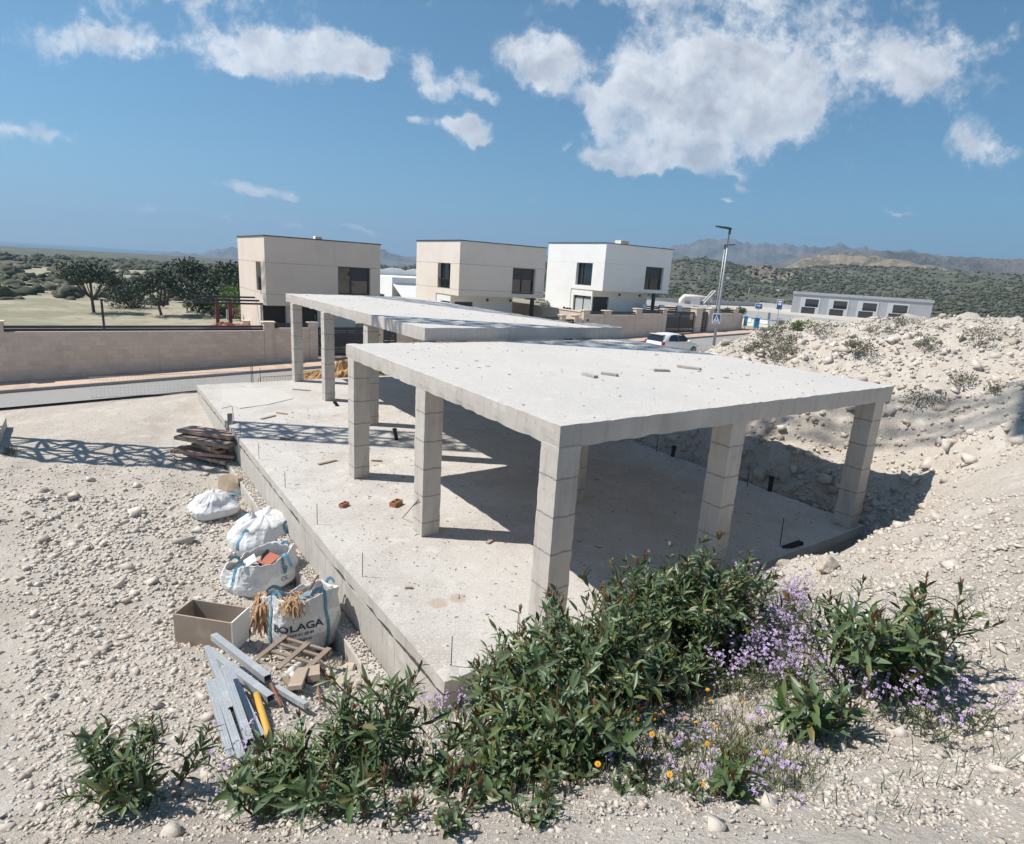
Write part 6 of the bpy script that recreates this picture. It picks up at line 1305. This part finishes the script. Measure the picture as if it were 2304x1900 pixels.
def cloud_tree(name, base, h, cr, label, cat, m, n=900, ls=.12, trunk=.35, seed=0, group=None, squash=.75, clumps=9, mt=None):
    rg = np.random.default_rng(seed); root = thing(name, tuple(base), label, cat, group); B = Vector(base); C0 = B+Vector((0, 0, h-cr*squash)); tr = MB(); P, S = [], []
    cs = []
    for k in range(clumps):
        v = unit(rg.normal(size=3)); v[2] = abs(v[2])*.9-.25; c = np.array(C0)+v*np.array([cr, cr, cr*squash])*rg.uniform(.35, .8); cs.append((c, cr*rg.uniform(.28, .5)))
    if trunk > 0: tr.tube([B-Vector((0, 0, .3)), B.lerp(C0, .5)+Vector((rg.normal(0, .05)*h, rg.normal(0, .05)*h, 0)), C0], [h*.028, h*.02, h*.01], 7, False)
    mid = B.lerp(C0, .5 if trunk > 0 else .0)
    for c, r in cs: tr.tube([mid, (mid+Vector(c))/2+Vector((0, 0, -.05*h)), Vector(c)], [h*.012, h*.008, h*.004], 5, False)
    tr.build('trunk' if trunk > 0 else 'stem', MT_bark, root, smooth=True)
    for c, r in cs:
        k = n//clumps; v = unit(rg.normal(size=(k, 3)))*(rg.random((k, 1))**.4); P.append(c+v*np.array([r, r, r*.75])*1.15)
    P = np.concatenate(P); k = len(P); D = unit(rg.normal(size=(k, 3))+np.array([0, 0, .3])); rf = rg.normal(size=(k, 3)); Nn = unit(rf-D*np.sum(rf*D, 1)[:, None]); L = rg.uniform(.6, 1.4, k)*ls; V, F = leaves_arrays(P, D, Nn, L, L*.55, L*0+.1); npmesh('crown', V, F, m, root); return root
# grey scrub on the right hand hill and the dry tufts
SH = 'wiry grey green shrub on the pale hillside beyond the near slab'
k = 0
for (px, py, h, r) in [(1716, 776, .6, .55), (1748, 772, .55, .6), (1735, 800, .6, .6), (1765, 790, .5, .5), (1778, 752, .5, .5), (1700, 785, .4, .45), (1752, 818, .5, .55), (1775, 806, .45, .45), (1690, 795, .35, .4), (1745, 752, .5, .5), (1760, 740, .5, .5), (1725, 757, .5, .5), (1785, 775, .5, .5), (1850, 760, .7, .7), (1930, 800, .7, .7), (1985, 760, .7, .8), (2080, 800, .7, .7), (2200, 780, .7, .7)]:
    p = hit(px, py, 6, 60); p = Vector((p.x, p.y, gz(p.x, p.y, False))); cloud_tree('grey_shrub', p, h*.8, r*.72, SH, 'shrub', MT_scrub, 300, .05, 0, 40+k, 'grey shrubs on the right hand hill', .6, 8); k += 1
rs = random.Random(12)
for _ in range(26):
    x, y = (rs.uniform(-11, -2), rs.uniform(4, 22)) if _ < 14 else (rs.uniform(15.5, 26), rs.uniform(1, 9))
    cloud_tree('grey_shrub', Vector((x, y, gz(x, y, False))), rs.uniform(.25, .6), rs.uniform(.25, .5), 'small wiry shrub on the bare ground beside the building plot', 'shrub', MT_scrub, 260, .055, 0, 300+_, 'small shrubs round the building plot', .6, 6)
p = on_b(1788, 826, 11.5); cloud_tree('green_shrub', Vector((p.x, p.y, gz(p.x, p.y, False))), .5, .4, 'small bright green shrub above the right end of the near slab', 'shrub', MT_fresh, 500, .06, 0, 70, None, .7, 6)
def tufts(px0, px1, py, b, n, h, label, seed):
    rg = np.random.default_rng(seed); P, D, L = [], [], []; c = on_b((px0+px1)/2, py, b)
    for _ in range(n): q = on_b(rg.uniform(px0, px1), py, b+rg.normal(0, .25)); a = rg.uniform(0, 6.3); t = rg.uniform(.05, .45); P.append((q.x, q.y, gz(q.x, q.y, False)-.03)); D.append((math.cos(a)*t, math.sin(a)*t, 1)); L.append(h*rg.uniform(.5, 1.1))
    P, D, L = np.array(P), unit(np.array(D)), np.array(L); rf = rg.normal(size=P.shape); Nn = unit(rf-D*np.sum(rf*D, 1)[:, None]); V, F = leaves_arrays(P, D, Nn, L, L*0+.014, L*0+.3); o = npmesh('dry_grass_tuft', V, F, MT_dry); tag(o, label, 'grass tuft')
tufts(1572, 1606, 785, 23.5, 220, .75, 'straw coloured grass tuft in front of the car bonnet', 1); tufts(1650, 1712, 772, 19, 300, .6, 'straw coloured grass along the crest right of the lamp pole', 2); tufts(1610, 1650, 778, 22.5, 160, .5, 'dry grass on the brown earth ledge', 3)
# garden plants and the coloured play frame left of the first house
p = at_h(531, 700, 52); cloud_tree('leafy_tree', (p.x, p.y, -.5), at_h(531, 636, 52).z+.5, 1.9, 'fresh green leafy tree above the black pergola beams', 'tree', MT_fresh, 1500, .22, .35, 81, None, .7, 12)
p = at_h(549, 722, 48); cloud_tree('yellow_green_shrub', (p.x, p.y, .0), 1.55, 1.0, 'yellow green shrub behind the left garden wall', 'shrub', MT_lime_leaf, 900, .14, 0, 82, None, .8, 10)
p = at_h(1668, 694, 60); cloud_tree('garden_shrub', (p.x, p.y, .9), at_h(1668, 686, 60).z-.9, .95, 'bright green shrub above the end of the tan wall', 'shrub', MT_fresh, 700, .14, 0, 83, None, .7, 8)
p = at_h(1643, 696, 58); cloud_tree('garden_shrub', (p.x, p.y, .9), at_h(1643, 692, 58).z-.9, .8, 'low green shrub behind the black rail at the right of the wall', 'shrub', MT_fresh, 500, .14, 0, 84, None, .6, 7)
p = at_h(1224, 690, 55); cloud_tree('garden_shrub', (p.x, p.y, .8), 1.6, .6, 'thin green shrub at the corner of the white house', 'shrub', MT_scrub, 260, .16, 0, 85, None, .8, 6)
p = at_h(1274, 697, 47); cloud_tree('spiky_plant', (p.x, p.y, 1.4), 1.1, .5, 'small grey green plant against the white house wall', 'plant', MT_scrub, 200, .2, 0, 86, None, .8, 5)
pf = at_h(520, 738, 44); PF = thing('play_frame', (pf.x, pf.y, .0), 'maroon frame with striped and purple panels behind the left garden wall', 'play frame'); MT_mar = mat('maroon_paint', (.12, .02, .035), .6); zA = at_h(520, 724, 44).z; zB = at_h(520, 672, 44).z
for (px, nm) in ((519, 'post'), (490, 'post')): q = at_h(px, 724, 44); mb = MB(); mb.box(q.x-.1, q.y-.1, -.3, q.x+.1, q.y+.1, zB); mb.build(nm, MT_mar, PF)
q0, q1 = at_h(509, 697, 44), at_h(523, 721, 44)
for i in range(7): mb = MB(); x = q0.x+(q1.x-q0.x)*i/7; mb.box(x, q0.y, q1.z, x+(q1.x-q0.x)/7-.01, q0.y+.04, q0.z); mb.build('striped_panel', (MT_signw, mat('mint_panel', (.35, .55, .45), .6))[i % 2], PF)
q0, q1 = at_h(524, 697, 43.9), at_h(535, 708, 43.9); mb = MB(); mb.box(q0.x, q0.y, q1.z, q1.x, q0.y+.04, q0.z); mb.build('purple_panel', mat('purple_panel', (.14, .05, .17), .6), PF)
a, b_ = at_h(528, 703, 43.8), at_h(519, 724, 43.8); mb = MB(); mb.bar(a, b_, .09, .09); mb.build('brace', MT_anth, PF)
q = at_h(535, 731, 41); o = mound('rubble_heap', q.x-.6, q.y, 1.7, .8, .75, mat('red_rubble', (.34, .13, .09), .95, vary=[(3, (.5, .3, .2), .48, .6), (6, (.14, .04, .05), .5, .62)]), 'heap of reddish rubble behind the left garden wall', 'rubble heap', 4.0); o.location.z = at_h(530, 736, 41).z; o.scale = (.8, .8, .55)
for (px, py, w, h, lb) in ((553, 726, .5, .75, 'pale stone planter behind the left garden wall, taller one'), (563, 730, .45, .5, 'pale stone planter behind the left garden wall, lower one nearer the house')):
    q = at_h(px, py, 42); mb = MB(); zt_ = at_h(px, py-5, 42).z; mb.tube([(q.x, q.y, .3), (q.x, q.y, zt_-.06), (q.x, q.y, zt_)], [w*.38, w*.5, w*.54], 12); o = mb.build('stone_planter', MT_cap, origin=(q.x, q.y, .3)); tag(o, lb, 'planter')
# pines and far woods
k = 0
for (px, py, D, h, r, lb) in [(515, 585, 88, 7.5, 3.2, 'dark pine at the left border below the sea'), (532, 596, 84, 6.5, 2.8, 'dark pine second from the left border'), (549, 583, 86, 8, 3.2, 'dark pine touching the wall of the left house'), (522, 612, 74, 5.5, 2.8, 'shorter grey green pine in front of the dark pair'), (548, 618, 70, 5.0, 2.8, 'shorter grey green pine beside the left house'), (470, 580, 90, 8, 3.6, 'broad pine beyond the left border'), (420, 585, 95, 8, 3.6, 'broad pine farther left along the sea'), (360, 588, 90, 8, 3.8, 'broad pine well left of the houses'), (290, 590, 100, 8, 4, 'pine near the far left end of the street'), (200, 592, 92, 7, 4, 'leftmost broad pine beyond the wall'), (560, 625, 66, 4.0, 2.6, 'low pine half hidden by the left house'), (505, 630, 62, 4.2, 2.6, 'low olive coloured pine above the leafy tree')]:
    t = at_h(px, py, D); cloud_tree('pine_tree', (t.x, t.y, t.z-h), h*(1+.12*math.sin(k*2.3)), r*(1+.2*math.sin(k*4.1)), lb, 'pine tree', MT_pine, 1900, .34, .35, 200+k, 'pines left of the houses', .72+.25*math.sin(k*1.7)**2, 13+k % 7); k += 1
MT_wood_far = mat('far_scrub', (.05, .06, .035), .9, island=[(.03, .042, .022), (.055, .065, .035), (.085, .085, .05), (.045, .055, .028), (.12, .11, .075)])
def woods(name, XYZ, n, size, seed, m, keep):
    X, Y, Z = XYZ; rg = np.random.default_rng(seed); P, S = [], []; r, c = X.shape
    while len(P) < n:
        i, j = int(rg.integers(0, int(r*.66))), int(rg.integers(0, c-1)); u, v = rg.random(2); f = lambda A: A[i, j]*(1-u)*(1-v)+A[i+1, j]*u*(1-v)+A[i, j+1]*(1-u)*v+A[i+1, j+1]*u*v
        x, y, z = f(X), f(Y), f(Z)
        if fbm(x*.012, y*.012, seed, 3) < keep+rg.normal(0, .25): continue
        s = rg.uniform(*size)
        for q in range(2): P.append((x+rg.normal(0, .5)*s, y+rg.normal(0, .5)*s, z+s*.45)); S.append(s*rg.uniform(.6, 1))
    return struct(scatter_rocks(name, P, S, m, .85, None, .45), 'stuff')
woods('scrub_woods', RX, 1500, (.5, 1.4), 8, MT_wood_far, -.3); woods('scrub_woods', HX, 30000, (.3, 1.25), 5, MT_wood_far, -.25)
def flat_woods(name, n, a0, a1, d0, d1, z, size, seed):
    rg = np.random.default_rng(seed); P, S = [], []; A0, A1 = bearing(a0), bearing(a1)
    while len(P) < n:
        A, D = rg.uniform(A0, A1), math.sqrt(rg.uniform(d0*d0, d1*d1)); x, y = math.sin(A)*D, math.cos(A)*D
        if fbm(x*.02, y*.02, seed, 3) < -.05: continue
        s = rg.uniform(*size)
        for q in range(3): P.append((x+rg.normal(0, .6)*s, y+rg.normal(0, .6)*s, z+s*.4)); S.append(s*rg.uniform(.5, 1))
    return struct(scatter_rocks(name, P, S, MT_wood_far, .85, None, .45), 'stuff')
flat_woods('valley_scrub', 4200, 850, 2330, 112, 330, -4.2, (.5, 1.5), 6); flat_woods('valley_scrub', 5200, -200, 860, 105, 420, -4.2, (.7, 2.2), 7)
def on_hill(px, py):
    X, Y, Z = HX; d = ray(px, py); A = math.atan2(d.x, d.y); AZ_ = np.arctan2(X[0], Y[0]); j = int(np.argmin(np.abs(AZ_-A))); rad = np.hypot(X[:, j], Y[:, j]); hd = math.hypot(d.x, d.y)
    for D in np.arange(rad[0], rad[-1], 2.0):
        zz = H+d.z/hd*D
        if zz < np.interp(D, rad, Z[:, j]): return CAM+d*(D/hd)
    return CAM+d*(rad[0]/hd)
for n, (px, py, D) in enumerate([(1640, 628, 420), (1574, 627, 430), (1752, 655, 300), (1618, 625, 440)]):
    q = on_hill(px, py)+Vector((0, 0, .9)); mb = MB(); mb.box(q.x-1.2, q.y-1, q.z-2, q.x+1.2, q.y+1, q.z-.2); mb.box(q.x-1.4, q.y-1.2, q.z-.199, q.x+1.4, q.y+1.2, q.z); o = mb.build('distant_house', MT_white, origin=(q.x, q.y, q.z-3)); tag(o, ['tiny white farmhouse in the woods right of the lamp poles', 'tiny white farmhouse in the woods left of the lamp poles', 'small pale hut above the bus stop sign', 'tiny pale shed just left of the lamp poles'][n], 'house')
GR = thing('guard_rail', tuple(at_h(1740, 697, 108)), 'long pale guard rail along the road below the wooded hill', 'guard rail'); a, b_ = at_h(1560, 682, 128), at_h(2050, 715, 92); mb = MB()
for dz in (0, .3, -.35): mb.bar(a+Vector((0, 0, dz)), b_+Vector((0, 0, dz)), .06, .16)
mb.build('rails', MT_cap, GR)
for i in range(1, 14): q = a.lerp(b_, i/14); mb = MB(); mb.box(q.x-.08, q.y-.08, q.z-1.8, q.x+.08, q.y+.08, q.z+.35); mb.build('post', MT_cap, GR)

# ------------------------------------------------------------------ air
hz = MB(); hz.box(-9500, -9500, -32, 9500, 9500, 420); hz = hz.build('haze', None or mat('air', (1, 1, 1)))
m = bpy.data.materials.new('haze_air'); m.use_nodes = True; nt = m.node_tree; nt.nodes.clear()
v = N(nt, 'ShaderNodeVolumePrincipled', {'Color': (0.48, 0.72, 1.0, 1), 'Density': 2.3e-4, 'Anisotropy': 0.2}); N(nt, 'ShaderNodeOutputMaterial', {'Volume': v.outputs[0]})
hz.data.materials.clear(); hz.data.materials.append(m); struct(hz, 'stuff')
